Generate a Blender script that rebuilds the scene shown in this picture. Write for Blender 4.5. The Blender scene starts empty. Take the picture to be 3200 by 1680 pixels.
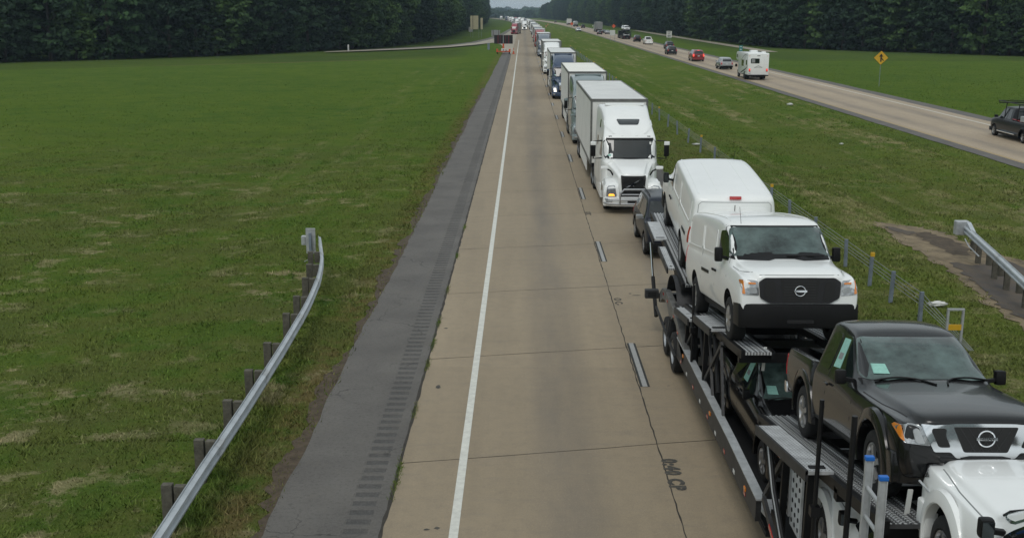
import bpy, bmesh, math, random
import numpy as np
from mathutils import Vector, Matrix, Euler
from mathutils.bvhtree import BVHTree
from mathutils.geometry import tessellate_polygon
R = math.radians
S = bpy.context.scene
COL = S.collection
random.seed(7); RNG = np.random.default_rng(11)

# ---------------------------------------------------------------- camera
cam_d = bpy.data.cameras.new('camera'); cam = bpy.data.objects.new('camera', cam_d); COL.objects.link(cam)
S.camera = cam
CAM_H = 7.9
cam.location = (0, .6, CAM_H)
cam.rotation_euler = (R(90 - 13.24), 0, R(0.541))
cam_d.sensor_width = 36.0
cam_d.lens = 36.0 * 3400 / 3200
cam_d.shift_x = 0.0
cam_d.clip_start = 0.3; cam_d.clip_end = 20000
# ---------------------------------------------------------------- world: overcast daylight
W = bpy.data.worlds.new('World'); S.world = W; W.use_nodes = True
nt = W.node_tree; nt.nodes.clear()
out = nt.nodes.new('ShaderNodeOutputWorld'); bg = nt.nodes.new('ShaderNodeBackground')
sky = nt.nodes.new('ShaderNodeTexSky'); sky.sky_type = 'NISHITA'; sky.sun_disc = False
SUN_EL, SUN_ROT = 58, 200
sky.sun_elevation = R(SUN_EL); sky.sun_rotation = R(SUN_ROT); sky.dust_density = 4; sky.air_density = 1.0
hs = nt.nodes.new('ShaderNodeHueSaturation'); hs.inputs['Saturation'].default_value = .32
tc = nt.nodes.new('ShaderNodeTexCoord'); mp = nt.nodes.new('ShaderNodeMapping'); mp.inputs['Scale'].default_value = (1, 1, 3.2)
nz = nt.nodes.new('ShaderNodeTexNoise'); nz.inputs['Scale'].default_value = 2.6; nz.inputs['Detail'].default_value = 5; nz.inputs['Roughness'].default_value = .55
rp = nt.nodes.new('ShaderNodeValToRGB'); rp.color_ramp.elements[0].position = .32; rp.color_ramp.elements[1].position = .68
rp.color_ramp.elements[0].color = (4.3, 5.2, 5.6, 1); rp.color_ramp.elements[1].color = (8.6, 9.2, 9.3, 1)
mx = nt.nodes.new('ShaderNodeMixRGB'); mx.inputs[0].default_value = .72
L = nt.links.new
L(tc.outputs['Generated'], mp.inputs[0]); L(mp.outputs[0], nz.inputs[0]); L(nz.outputs[0], rp.inputs[0])
L(sky.outputs[0], hs.inputs['Color']); L(hs.outputs[0], mx.inputs[1]); L(rp.outputs[0], mx.inputs[2])
L(mx.outputs[0], bg.inputs[0]); L(bg.outputs[0], out.inputs[0])
bg.inputs[1].default_value = .10
sun_d = bpy.data.lights.new('sun', 'SUN'); sun = bpy.data.objects.new('sun', sun_d); COL.objects.link(sun)
sun_d.energy = 0.9; sun_d.angle = R(22); sun_d.color = (1, .97, .92)
# direction: from the upper right behind the camera
az = R(SUN_ROT)
sd = Vector((math.sin(az) * math.cos(R(SUN_EL)), math.cos(az) * math.cos(R(SUN_EL)), math.sin(R(SUN_EL))))
sun.rotation_euler = sd.to_track_quat('Z', 'Y').to_euler()
S.view_settings.view_transform = 'Standard'; S.view_settings.look = 'None'; S.view_settings.gamma = 1
S.view_settings.exposure = 0.02
S.view_settings.use_curve_mapping = False
S.cycles.use_denoising = True
S.cycles.max_bounces = 6; S.cycles.volume_bounces = 0; S.cycles.transparent_max_bounces = 8
S.cycles.caustics_reflective = False; S.cycles.caustics_refractive = False
S.render.film_transparent = False

# ---------------------------------------------------------------- materials
def mat(name, col, rough=.5, metal=0.0, coat=0.0, emit=None, es=0.0, noise=None, bump=None, spec=.4):
    """noise=(scale, amount[, dark colour]) mottles the base colour; bump=(scale, strength)."""
    m = bpy.data.materials.new(name); m.use_nodes = True
    n = m.node_tree; b = n.nodes['Principled BSDF']
    b.inputs['Base Color'].default_value = (*col, 1); b.inputs['Roughness'].default_value = rough
    b.inputs['Metallic'].default_value = metal; b.inputs['Coat Weight'].default_value = coat
    b.inputs['Coat Roughness'].default_value = .04; b.inputs['Specular IOR Level'].default_value = spec
    if emit: b.inputs['Emission Color'].default_value = (*emit, 1); b.inputs['Emission Strength'].default_value = es
    if noise or bump:
        g = n.nodes.new('ShaderNodeTexCoord')
    if noise:
        t = n.nodes.new('ShaderNodeTexNoise'); t.inputs['Scale'].default_value = noise[0]; t.inputs['Detail'].default_value = 6
        t.inputs['Roughness'].default_value = .65
        n.links.new(g.outputs['Object'], t.inputs[0])
        r = n.nodes.new('ShaderNodeValToRGB'); r.color_ramp.elements[0].position = .35; r.color_ramp.elements[1].position = .68
        dk = noise[2] if len(noise) > 2 else tuple(c * (1 - noise[1]) for c in col)
        r.color_ramp.elements[0].color = (*dk, 1); r.color_ramp.elements[1].color = (*col, 1)
        n.links.new(t.outputs[0], r.inputs[0]); n.links.new(r.outputs[0], b.inputs['Base Color'])
    if bump:
        t2 = n.nodes.new('ShaderNodeTexNoise'); t2.inputs['Scale'].default_value = bump[0]; t2.inputs['Detail'].default_value = 4
        n.links.new(g.outputs['Object'], t2.inputs[0])
        bp = n.nodes.new('ShaderNodeBump'); bp.inputs['Strength'].default_value = bump[1]; bp.inputs['Distance'].default_value = .02
        n.links.new(t2.outputs[0], bp.inputs['Height']); n.links.new(bp.outputs[0], b.inputs['Normal'])
    return m

M = {}
M['white'] = mat('white_paint', (.83, .845, .83), .32, coat=.6, noise=(1.3, .06))
M['white2'] = mat('white_trailer_skin', (.76, .76, .73), .5, noise=(.9, .12))
M['roofdirt'] = mat('trailer_roof', (.68, .69, .67), .55, noise=(.7, .14))
M['roofclean'] = mat('bright_trailer_roof', (.86, .85, .78), .5, noise=(.5, .1))
M['black'] = mat('black_paint', (.006, .006, .0065), .22, coat=.45, noise=(2, .2), spec=.3)
M['trim'] = mat('black_plastic', (.007, .007, .0075), .5, noise=(9, .3), spec=.22)
M['dark'] = mat('dark_underbody', (.010, .010, .011), .7, noise=(4, .4))
M['tyre'] = mat('tyre_rubber', (.016, .016, .016), .8, noise=(12, .4), bump=(60, .3))
M['rim'] = mat('alloy_rim', (.45, .46, .47), .35, metal=.8, noise=(8, .2))
M['mglass'] = mat('mirror_glass', (.07, .08, .085), .08, metal=.9)
M['chrome'] = mat('chrome', (.8, .82, .84), .08, metal=1)
M['alu'] = mat('galvanised_steel', (.50, .52, .53), .45, metal=.3, noise=(5, .3))
M['galv'] = mat('guardrail_zinc', (.50, .54, .57), .45, metal=.2, noise=(2.2, .25))
M['steel'] = mat('dark_grey_steel', (.05, .051, .053), .5, metal=.3, noise=(6, .45))
M['blacksteel'] = mat('black_steel', (.009, .009, .010), .45, noise=(6, .4), spec=.3)
M['deck'] = mat('deck_plate', (.13, .135, .14), .42, metal=.6, noise=(14, .5))
M['plate'] = mat('light_deck_plate', (.60, .62, .63), .5, metal=.1, noise=(7, .3))
M['glass'] = mat('dark_glass', (.012, .017, .017), .04, coat=.5, noise=(1.7, .4))
M['glassg'] = mat('green_tint_glass', (.10, .15, .14), .04, coat=.5, noise=(1.6, .75, (.012, .02, .018)))
M['head'] = mat('headlamp_lens', (.55, .57, .58), .12, metal=.6, coat=1, noise=(18, .6))
M['lit'] = mat('lit_headlamp', (.9, .9, .85), .2, emit=(1, .96, .85), es=3.0)
M['amber'] = mat('amber_lens', (.7, .22, .02), .2, coat=1)
M['amberlit'] = mat('lit_amber_lamp', (.9, .4, .05), .2, emit=(1, .45, .05), es=1.6)
M['redlens'] = mat('red_lens', (.42, .02, .02), .2, coat=1)
M['redlit'] = mat('lit_brake_lamp', (.8, .05, .03), .3, emit=(1, .08, .05), es=1.3)
M['cable'] = mat('weathered_cable', (.20, .22, .21), .6, metal=.2)
M['seam'] = mat('panel_gap', (.02, .02, .02), .8)
M['seamw'] = mat('white_panel_gap', (.22, .23, .23), .8)
M['plateW'] = mat('licence_plate', (.6, .62, .62), .5, noise=(30, .3))
M['paper'] = mat('mint_paper', (.30, .58, .50), .7, noise=(25, .2))
M['wood'] = mat('weathered_post_wood', (.12, .112, .088), .9, noise=(9, .45), bump=(30, .5))
M['orange'] = mat('orange_paint', (.62, .10, .03), .5, noise=(5, .2))
M['yellow'] = mat('yellow_sheeting', (.62, .36, .02), .5, noise=(6, .12))
M['signblack'] = mat('black_sheeting', (.012, .012, .012), .6)
M['signwhite'] = mat('white_sheeting', (.62, .63, .60), .5, noise=(6, .1))
M['signback'] = mat('sign_back_aluminium', (.30, .31, .31), .55, metal=.2, noise=(2, .25))
M['signtan'] = mat('sign_back_tan', (.44, .40, .26), .6, noise=(1.5, .2))
M['teal'] = mat('teal_sheeting', (.02, .22, .22), .5, noise=(8, .2))
M['darkblue'] = mat('dark_blue_paint', (.007, .010, .020), .3, coat=.15, noise=(2, .2), spec=.25)
M['blackgrey'] = mat('charcoal_paint', (.013, .015, .018), .3, coat=.2, noise=(3, .2), spec=.25)
M['rail'] = mat('trailer_rail_metal', (.20, .20, .19), .5, metal=.4, noise=(5, .4))

def new_obj(name, me, parent=None, loc=None):
    o = bpy.data.objects.new(name, me); COL.objects.link(o)
    if parent is not None: o.parent = parent
    if loc is not None: o.location = loc
    return o
def tag(o, label=None, cat=None, group=None, kind=None):
    if label: o['label'] = label
    if cat: o['category'] = cat
    if group: o['group'] = group
    if kind: o['kind'] = kind
    return o
def empty(name, label, cat, loc=(0, 0, 0), rz=0, group=None, rx=0, scale=1):
    o = bpy.data.objects.new(name, None); COL.objects.link(o); o.empty_display_size = .3
    o.location = loc; o.rotation_euler = (rx, 0, rz); o.scale = (scale,) * 3
    return tag(o, label, cat, group)
KIDS = {}
def copy_tree(o, label=None, parent=None, swap=None):
    c = o.copy(); COL.objects.link(c)
    if label: c['label'] = label
    if parent is not None: c.parent = parent
    for ch in list(o.children): copy_tree(ch, None, c)
    return c

class MB:
    """collects shapes, links them as one mesh"""
    def __init__(s): s.v = []; s.f = []; s.mi = []; s.cur = 0
    def add(s, vs, fs):
        b = len(s.v); s.v += [tuple(v) for v in vs]; s.f += [tuple(i + b for i in f) for f in fs]; s.mi += [s.cur] * len(fs); return s
    def box(s, c, d, rot=None):
        x, y, z = d[0] / 2, d[1] / 2, d[2] / 2
        vs = [Vector((i, j, k)) for i in (-x, x) for j in (-y, y) for k in (-z, z)]
        if rot is not None:
            m = rot if isinstance(rot, Matrix) else Euler(rot).to_matrix()
            vs = [m @ v for v in vs]
        vs = [v + Vector(c) for v in vs]
        return s.add(vs, [(0, 1, 3, 2), (4, 6, 7, 5), (0, 4, 5, 1), (2, 3, 7, 6), (0, 2, 6, 4), (1, 5, 7, 3)])
    def bb(s, x0, x1, y0, y1, z0, z1): return s.box(((x0 + x1) / 2, (y0 + y1) / 2, (z0 + z1) / 2), (abs(x1 - x0), abs(y1 - y0), abs(z1 - z0)))
    def bar(s, p, q, w, h, up=(0, 0, 1)):
        p = Vector(p); q = Vector(q); d = q - p; l = d.length; d.normalize()
        u = Vector(up); r = d.cross(u)
        if r.length < 1e-3: r = d.cross(Vector((1, 0, 0)))
        r.normalize(); u = r.cross(d)
        return s.box((p + q) / 2, (w, l, h), Matrix((r, d, u)).transposed())
    def tube(s, pts, r, n=8, caps=True):
        pts = [Vector(p) for p in pts]; rs = r if isinstance(r, (list, tuple)) else [r] * len(pts)
        vs = []; last = None
        for i, p in enumerate(pts):
            a = pts[max(0, i - 1)]; b = pts[min(len(pts) - 1, i + 1)]; d = (b - a).normalized()
            if last is None:
                u = Vector((0, 0, 1)) if abs(d.z) < .9 else Vector((1, 0, 0))
            else: u = last
            e = d.cross(u).normalized(); u = e.cross(d).normalized(); last = u
            for k in range(n):
                t = 2 * math.pi * k / n; vs.append(p + (e * math.cos(t) + u * math.sin(t)) * rs[i])
        fs = []
        for i in range(len(pts) - 1):
            for k in range(n):
                a = i * n + k; b = i * n + (k + 1) % n; fs.append((a, b, b + n, a + n))
        if caps: fs += [tuple(range(n))[::-1], tuple(range((len(pts) - 1) * n, len(pts) * n))]
        return s.add(vs, fs)
    def cyl(s, p, q, r, n=16, r2=None): return s.tube([p, q], [r, r2 if r2 is not None else r], n)
    def prism(s, poly, ax, a, b):
        """poly in the two other axes, extruded along ax from a to b"""
        n = len(poly); vs = []
        for t in (a, b):
            for u, w in poly:
                vs.append({'x': (t, u, w), 'y': (u, t, w), 'z': (u, w, t)}[ax])
        fs = [tuple(range(n)), tuple(range(n, 2 * n))[::-1]] + [(i, (i + 1) % n, (i + 1) % n + n, i + n) for i in range(n)]
        return s.add(vs, fs)
    def lathe(s, prof, c, ax='x', n=28):
        """prof = [(offset along axis, radius)]"""
        vs = []
        for a, r in prof:
            for k in range(n):
                t = 2 * math.pi * k / n; u, w = r * math.cos(t), r * math.sin(t)
                vs.append({'x': (c[0] + a, c[1] + u, c[2] + w), 'y': (c[0] + u, c[1] + a, c[2] + w), 'z': (c[0] + u, c[1] + w, c[2] + a)}[ax])
        fs = []
        for i in range(len(prof) - 1):
            for k in range(n):
                a = i * n + k; b = i * n + (k + 1) % n; fs.append((a, b, b + n, a + n))
        return s.add(vs, fs)
    def build(s, name, m, parent=None, bevel=0, smooth=False, loc=None, seg=2):
        me = bpy.data.meshes.new(name); me.from_pydata(s.v, [], s.f); 
        ms = m if isinstance(m, (list, tuple)) else [m]
        for x in ms: me.materials.append(x)
        bm = bmesh.new(); bm.from_mesh(me)
        for f, k in zip(bm.faces, s.mi): f.material_index = k
        bmesh.ops.recalc_face_normals(bm, faces=bm.faces)
        if bevel > 0:
            es = [e for e in bm.edges if len(e.link_faces) == 2 and e.calc_face_angle(0) > .6]
            try: bmesh.ops.bevel(bm, geom=es, offset=bevel, segments=seg, affect='EDGES', profile=.6, clamp_overlap=True)
            except Exception: pass
        bm.to_mesh(me); bm.free()
        if smooth: auto_smooth(me, R(38))
        o = new_obj(name, me, parent, loc); return o

def auto_smooth(me, ang):
    me.polygons.foreach_set('use_smooth', [True] * len(me.polygons))
    try: me.set_sharp_from_angle(angle=ang)
    except Exception: pass

def np_mesh(name, V, F, mats, parent=None, kind=None, smooth=False):
    """V (n,3), F (m,k) arrays"""
    me = bpy.data.meshes.new(name); k = F.shape[1]
    me.vertices.add(len(V)); me.vertices.foreach_set('co', V.astype(np.float32).ravel())
    me.loops.add(F.size); me.loops.foreach_set('vertex_index', F.astype(np.int32).ravel())
    me.polygons.add(len(F)); me.polygons.foreach_set('loop_start', np.arange(0, F.size, k, dtype=np.int32))
    me.update(calc_edges=True); me.validate()
    for m in (mats if isinstance(mats, (list, tuple)) else [mats]): me.materials.append(m)
    if smooth: me.polygons.foreach_set('use_smooth', [True] * len(me.polygons))
    if parent is False: return me
    o = new_obj(name, me, parent)
    if kind: o['kind'] = kind
    return o
# ================================================================ SETTING
def shift(y):                                   # the whole motorway bends gently to the left far away
    return -4.0e-5 * max(0.0, y - 550) ** 2
def gz(x, y):
    """ground height of the grass sheet"""
    x0 = x - shift(y)
    z = -0.035
    if 10.5 < x0 < 25: z -= .38 * math.sin(math.pi * (x0 - 10.5) / 14.5) ** 2
    if x0 < -5.5:
        t = min(1, (-5.5 - x0) / 6); z -= .22 * t * t
    if x0 > 36: z -= .2 * min(1, (x0 - 36) / 6)
    return z

def nodes_of(m): return m.node_tree.nodes, m.node_tree.links
def N(ns, t, **kw):
    n = ns.new(t)
    for k, v in kw.items():
        if k in n.inputs: n.inputs[k].default_value = v
        else: setattr(n, k, v)
    return n
def noise(ns, ln, vec, scale, detail=4, rough=.6, lo=.4, hi=.6, mapping=None):
    if mapping:
        mpn = ns.new('ShaderNodeMapping'); mpn.inputs['Scale'].default_value = mapping; ln.new(vec, mpn.inputs[0]); vec = mpn.outputs[0]
    t = ns.new('ShaderNodeTexNoise'); t.inputs['Scale'].default_value = scale; t.inputs['Detail'].default_value = detail; t.inputs['Roughness'].default_value = rough
    ln.new(vec, t.inputs[0])
    r = ns.new('ShaderNodeMapRange'); r.inputs['From Min'].default_value = lo; r.inputs['From Max'].default_value = hi
    ln.new(t.outputs[0], r.inputs[0]); return r.outputs[0]
def mixc(ns, ln, fac, a, b):
    m = ns.new('ShaderNodeMixRGB')
    for i, x in ((0, fac), (1, a), (2, b)):
        if isinstance(x, (int, float)): m.inputs[i].default_value = x
        elif isinstance(x, tuple): m.inputs[i].default_value = (*x, 1)
        else: ln.new(x, m.inputs[i])
    return m.outputs[0]
def mth(ns, ln, op, a, b=None):
    m = ns.new('ShaderNodeMath'); m.operation = op
    for i, x in ((0, a), (1, b)):
        if x is None: continue
        if isinstance(x, (int, float)): m.inputs[i].default_value = x
        else: ln.new(x, m.inputs[i])
    return m.outputs[0]

def grass_material(name, blades):
    m = bpy.data.materials.new(name); m.use_nodes = True; ns, ln = nodes_of(m); b = ns['Principled BSDF']
    g = ns.new('ShaderNodeNewGeometry'); P = g.outputs['Position']
    def ramp0(v, a_, b_):
        r = ns.new('ShaderNodeMapRange'); r.interpolation_type = 'SMOOTHSTEP'; r.inputs['From Min'].default_value = a_; r.inputs['From Max'].default_value = b_; ln.new(v, r.inputs[0]); return r.outputs[0]
    sx = ns.new('ShaderNodeSeparateXYZ'); ln.new(P, sx.inputs[0])
    big = noise(ns, ln, P, .11, 5, .6, .38, .62)
    med = noise(ns, ln, P, .75, 6, .65, .36, .64)
    fine = noise(ns, ln, P, 9, 5, .7, .3, .7)
    c = mixc(ns, ln, big, (.118, .168, .034), (.152, .196, .042))
    c = mixc(ns, ln, med, c, (.092, .155, .033))
    c = mixc(ns, ln, mth(ns, ln, 'MULTIPLY', fine, .6), c, (.045, .092, .016))
    # olive, worn grass
    wn = noise(ns, ln, P, .30, 7, .72, .44, .62)
    c = mixc(ns, ln, mth(ns, ln, 'MULTIPLY', mth(ns, ln, 'MULTIPLY', wn, ramp0(sx.outputs[1], 95, 45)), .85), c, (.165, .150, .056))
    # straw left by the mower, in loose rows along the road; only on the nearer half of the fields
    near = ns.new('ShaderNodeMapRange'); near.inputs['From Min'].default_value = 75; near.inputs['From Max'].default_value = 34
    ln.new(sx.outputs[1], near.inputs[0])
    st = noise(ns, ln, P, .85, 8, .72, .525, .60, mapping=(.8, 1.0, 1))
    st2 = noise(ns, ln, P, .17, 4, .6, .44, .56)
    s = mth(ns, ln, 'MULTIPLY', mth(ns, ln, 'MULTIPLY', st, st2), mth(ns, ln, 'MULTIPLY', near.outputs[0], .85))
    c = mixc(ns, ln, s, c, (.36, .31, .18))
    # thin pale rows running along the median
    row = noise(ns, ln, P, 1.0, 5, .6, .50, .62, mapping=(.62, .035, 1))
    med_mask = ns.new('ShaderNodeMapRange'); med_mask.inputs['From Min'].default_value = 10; med_mask.inputs['From Max'].default_value = 12
    ln.new(sx.outputs[0], med_mask.inputs[0])
    brk = noise(ns, ln, P, .9, 7, .75, .44, .58, mapping=(1, .5, 1))
    c = mixc(ns, ln, mth(ns, ln, 'MULTIPLY', mth(ns, ln, 'MULTIPLY', row, brk), mth(ns, ln, 'MULTIPLY', mth(ns, ln, 'MULTIPLY', med_mask.outputs[0], ramp0(sx.outputs[0], 27, 25.5)), .85)), c, (.34, .29, .16))
    c = mixc(ns, ln, mth(ns, ln, 'MULTIPLY', mth(ns, ln, 'MULTIPLY', med_mask.outputs[0], noise(ns, ln, P, .12, 5, .65, .40, .62)), mth(ns, ln, 'MULTIPLY', ramp0(sx.outputs[0], 27, 25.5), .5)), c, (.16, .165, .055))
    lrow = mth(ns, ln, 'MULTIPLY', mth(ns, ln, 'MULTIPLY', ramp0(sx.outputs[0], -6, -8), ramp0(sx.outputs[0], -17, -14)), mth(ns, ln, 'MULTIPLY', ramp0(sx.outputs[1], 38, 55), ramp0(sx.outputs[1], 190, 150)))
    row2 = noise(ns, ln, P, 1.0, 5, .6, .52, .64, mapping=(.8, .03, 1)); brk2 = noise(ns, ln, P, .7, 7, .75, .46, .60, mapping=(1, .5, 1))
    c = mixc(ns, ln, mth(ns, ln, 'MULTIPLY', mth(ns, ln, 'MULTIPLY', row2, brk2), mth(ns, ln, 'MULTIPLY', lrow, .6)), c, (.26, .235, .12))
    # dead, brown verge along the asphalt shoulder
    e1 = mth(ns, ln, 'ABSOLUTE', mth(ns, ln, 'ADD', sx.outputs[0], 4.55))
    er = ns.new('ShaderNodeMapRange'); er.inputs['From Min'].default_value = .85; er.inputs['From Max'].default_value = .1; ln.new(e1, er.inputs[0])
    en = noise(ns, ln, P, 1.6, 6, .7, .38, .58)
    c = mixc(ns, ln, mth(ns, ln, 'MULTIPLY', mth(ns, ln, 'MULTIPLY', er.outputs[0], en), .85), c, (.17, .125, .06))
    e2 = mth(ns, ln, 'ABSOLUTE', mth(ns, ln, 'ADD', sx.outputs[0], -9.3))
    er2 = ns.new('ShaderNodeMapRange'); er2.inputs['From Min'].default_value = 2.1; er2.inputs['From Max'].default_value = .2; ln.new(e2, er2.inputs[0])
    c = mixc(ns, ln, mth(ns, ln, 'MULTIPLY', mth(ns, ln, 'MULTIPLY', er2.outputs[0], en), .6), c, (.19, .15, .08))
    # unmown field edge in front of the trees: a straw coloured break of slope
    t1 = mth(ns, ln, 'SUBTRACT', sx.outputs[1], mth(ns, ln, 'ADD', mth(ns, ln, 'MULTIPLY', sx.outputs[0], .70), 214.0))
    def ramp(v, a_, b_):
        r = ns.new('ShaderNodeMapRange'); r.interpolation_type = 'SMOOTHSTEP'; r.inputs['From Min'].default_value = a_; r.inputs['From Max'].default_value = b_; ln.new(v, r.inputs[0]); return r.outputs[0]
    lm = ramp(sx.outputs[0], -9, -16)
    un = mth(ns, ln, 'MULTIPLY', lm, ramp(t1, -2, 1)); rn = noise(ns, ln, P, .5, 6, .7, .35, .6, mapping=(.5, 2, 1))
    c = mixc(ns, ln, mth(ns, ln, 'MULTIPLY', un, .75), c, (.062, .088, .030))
    bnd = mth(ns, ln, 'MULTIPLY', mth(ns, ln, 'MULTIPLY', ramp(mth(ns, ln, 'ABSOLUTE', t1), 3.2, .6), rn), mth(ns, ln, 'MULTIPLY', lm, ramp(sx.outputs[0], -70, -45)))
    c = mixc(ns, ln, mth(ns, ln, 'MULTIPLY', bnd, .65), c, (.19, .15, .075))
    t2 = mth(ns, ln, 'SUBTRACT', sx.outputs[1], 194.0); rm = ramp(sx.outputs[0], 42, 48)
    c = mixc(ns, ln, mth(ns, ln, 'MULTIPLY', mth(ns, ln, 'MULTIPLY', rm, ramp(t2, -1, 2)), .7), c, (.07, .10, .035))
    c = mixc(ns, ln, mth(ns, ln, 'MULTIPLY', mth(ns, ln, 'MULTIPLY', mth(ns, ln, 'MULTIPLY', rm, ramp(mth(ns, ln, 'ABSOLUTE', t2), 2.2, .3)), rn), .6), c, (.035, .045, .018))
    # broad fresher and duller areas of the lawn
    c = mixc(ns, ln, mth(ns, ln, 'MULTIPLY', noise(ns, ln, P, .035, 4, .6, .42, .60), .35), c, (.125, .175, .030))
    c = mixc(ns, ln, mth(ns, ln, 'MULTIPLY', noise(ns, ln, P, .30, 4, .65, .50, .66), .45), c, (.048, .108, .022))
    if not blades:
        bp = ns.new('ShaderNodeBump'); bp.inputs['Strength'].default_value = .9; bp.inputs['Distance'].default_value = .12
        hb = noise(ns, ln, P, 2.5, 8, .75, .2, .8); ln.new(hb, bp.inputs['Height']); ln.new(bp.outputs[0], b.inputs['Normal'])
        nf = noise(ns, ln, P, 30, 4, .7, .3, .7)
        c = mixc(ns, ln, mth(ns, ln, 'MULTIPLY', nf, .35), c, (.035, .06, .014))
    else:
        at = ns.new('ShaderNodeAttribute'); at.attribute_name = 'tint'
        hsv = ns.new('ShaderNodeHueSaturation'); ln.new(c, hsv.inputs['Color']); ln.new(at.outputs['Fac'], hsv.inputs['Value']); c = hsv.outputs[0]
    ln.new(c, b.inputs['Base Color']); b.inputs['Roughness'].default_value = .95; b.inputs['Specular IOR Level'].default_value = 0
    return m
GM = grass_material('mown_grass_ground', False); GB = grass_material('grass_blades', True)

def strip(name, xl, xr, ys, z, m, kind='structure', bend=True, jl=0, jr=0):
    """a sheet between two lateral offsets (numbers or functions of y), following the bend"""
    V = []; F = []
    for i, y in enumerate(ys):
        s = shift(y) if bend else 0
        a = xl(y) if callable(xl) else xl; b = xr(y) if callable(xr) else xr
        a += jl * (RNG.random() - .5) * 2; b += jr * (RNG.random() - .5) * 2
        V += [(a + s, y, z), (b + s, y, z)]
        if i: F.append((2 * i - 2, 2 * i - 1, 2 * i + 1, 2 * i))
    o = np_mesh(name, np.array(V), np.array(F), m)
    if kind: o['kind'] = kind
    return o
def yy(a, b, near=2.0, g=1.06):
    r = [a]; st = near
    while r[-1] < b: r.append(min(b, r[-1] + st)); st = max(near, (r[-1]) * .03)
    return r

# ground sheet
xs = np.unique(np.concatenate([np.arange(-16, 40, 1.2), np.arange(-260, -16, 6), np.arange(40, 260, 6), [-4500, -3000, -1500, -700, -400, 400, 700, 1500, 3000, 4500]]))
ysg = np.unique(np.concatenate([np.arange(-60, 60, 2.5), np.arange(60, 300, 10), np.arange(300, 2400, 60), [-200, 3000, 4000, 5500, 7500]]))
V = np.array([(x + (shift(y) if abs(x) < 300 else 0), y, gz(x + shift(y), y)) for y in ysg for x in xs])
nx = len(xs); F = np.array([(j * nx + i, j * nx + i + 1, (j + 1) * nx + i + 1, (j + 1) * nx + i) for j in range(len(ysg) - 1) for i in range(nx - 1)])
np_mesh('ground', V, F, GM, kind='structure', smooth=True)

# concrete
def concrete_material(name, lanes, base=(.315, .252, .168)):
    m = bpy.data.materials.new(name); m.use_nodes = True; ns, ln = nodes_of(m); b = ns['Principled BSDF']
    P = ns.new('ShaderNodeNewGeometry').outputs['Position']
    sx = ns.new('ShaderNodeSeparateXYZ'); ln.new(P, sx.inputs[0])
    c = mixc(ns, ln, noise(ns, ln, P, .35, 5, .6, .35, .65), base, tuple(x * .88 for x in base))
    c = mixc(ns, ln, noise(ns, ln, P, .5, 4, .6, .4, .7, mapping=(2.2, .12, 1)), c, tuple(x * 1.12 for x in base))
    # slabs differ slightly in tone
    sl = mth(ns, ln, 'FLOOR', mth(ns, ln, 'DIVIDE', sx.outputs[1], 6.095))
    wn = ns.new('ShaderNodeTexWhiteNoise'); wn.noise_dimensions = '1D'; ln.new(sl, wn.inputs['W'])
    c = mixc(ns, ln, mth(ns, ln, 'MULTIPLY', wn.outputs[0], .35), c, tuple(x * .8 for x in base))
    for cx in lanes:                              # oil and rubber track down the middle of each lane
        d = mth(ns, ln, 'ABSOLUTE', mth(ns, ln, 'SUBTRACT', sx.outputs[0], cx))
        r = ns.new('ShaderNodeMapRange'); r.interpolation_type = 'SMOOTHSTEP'; r.inputs['From Min'].default_value = .95; r.inputs['From Max'].default_value = .0
        ln.new(d, r.inputs[0])
        sn = noise(ns, ln, P, .6, 6, .65, .25, .7, mapping=(1.4, .22, 1))
        c = mixc(ns, ln, mth(ns, ln, 'MULTIPLY', mth(ns, ln, 'MULTIPLY', r.outputs[0], sn), .75), c, (.135, .120, .105))
    c = mixc(ns, ln, mth(ns, ln, 'MULTIPLY', noise(ns, ln, P, 26, 4, .75, .35, .7), .28), c, (.13, .11, .09))
    c = mixc(ns, ln, mth(ns, ln, 'MULTIPLY', noise(ns, ln, P, 3.2, 7, .8, .45, .68), .30), c, (.155, .130, .100))
    c = mixc(ns, ln, mth(ns, ln, 'MULTIPLY', noise(ns, ln, P, 1.3, 6, .75, .52, .70, mapping=(.5, 2.2, 1)), .28), c, (.17, .150, .125))
    c = mixc(ns, ln, mth(ns, ln, 'MULTIPLY', noise(ns, ln, P, 70, 2, .6, .60, .70), .55), c, (.075, .065, .055))
    c = mixc(ns, ln, mth(ns, ln, 'MULTIPLY', noise(ns, ln, P, 45, 2, .6, .62, .72), .45), c, (.44, .40, .33))
    c = mixc(ns, ln, noise(ns, ln, P, 2.1, 2, .5, .76, .80), c, (.05, .045, .04))
    ln.new(c, b.inputs['Base Color']); b.inputs['Roughness'].default_value = .68; b.inputs['Specular IOR Level'].default_value = .32
    bp = ns.new('ShaderNodeBump'); bp.inputs['Strength'].default_value = .25; bp.inputs['Distance'].default_value = .01
    ln.new(noise(ns, ln, P, 40, 3, .7, .2, .8), bp.inputs['Height']); ln.new(bp.outputs[0], b.inputs['Normal'])
    return m
CM = concrete_material('road_concrete', (.8, 4.46)); CM2 = concrete_material('far_road_concrete', (28.8, 32.1), (.42, .335, .235))
RM = concrete_material('ramp_concrete', (), (.40, .36, .28))
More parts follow.
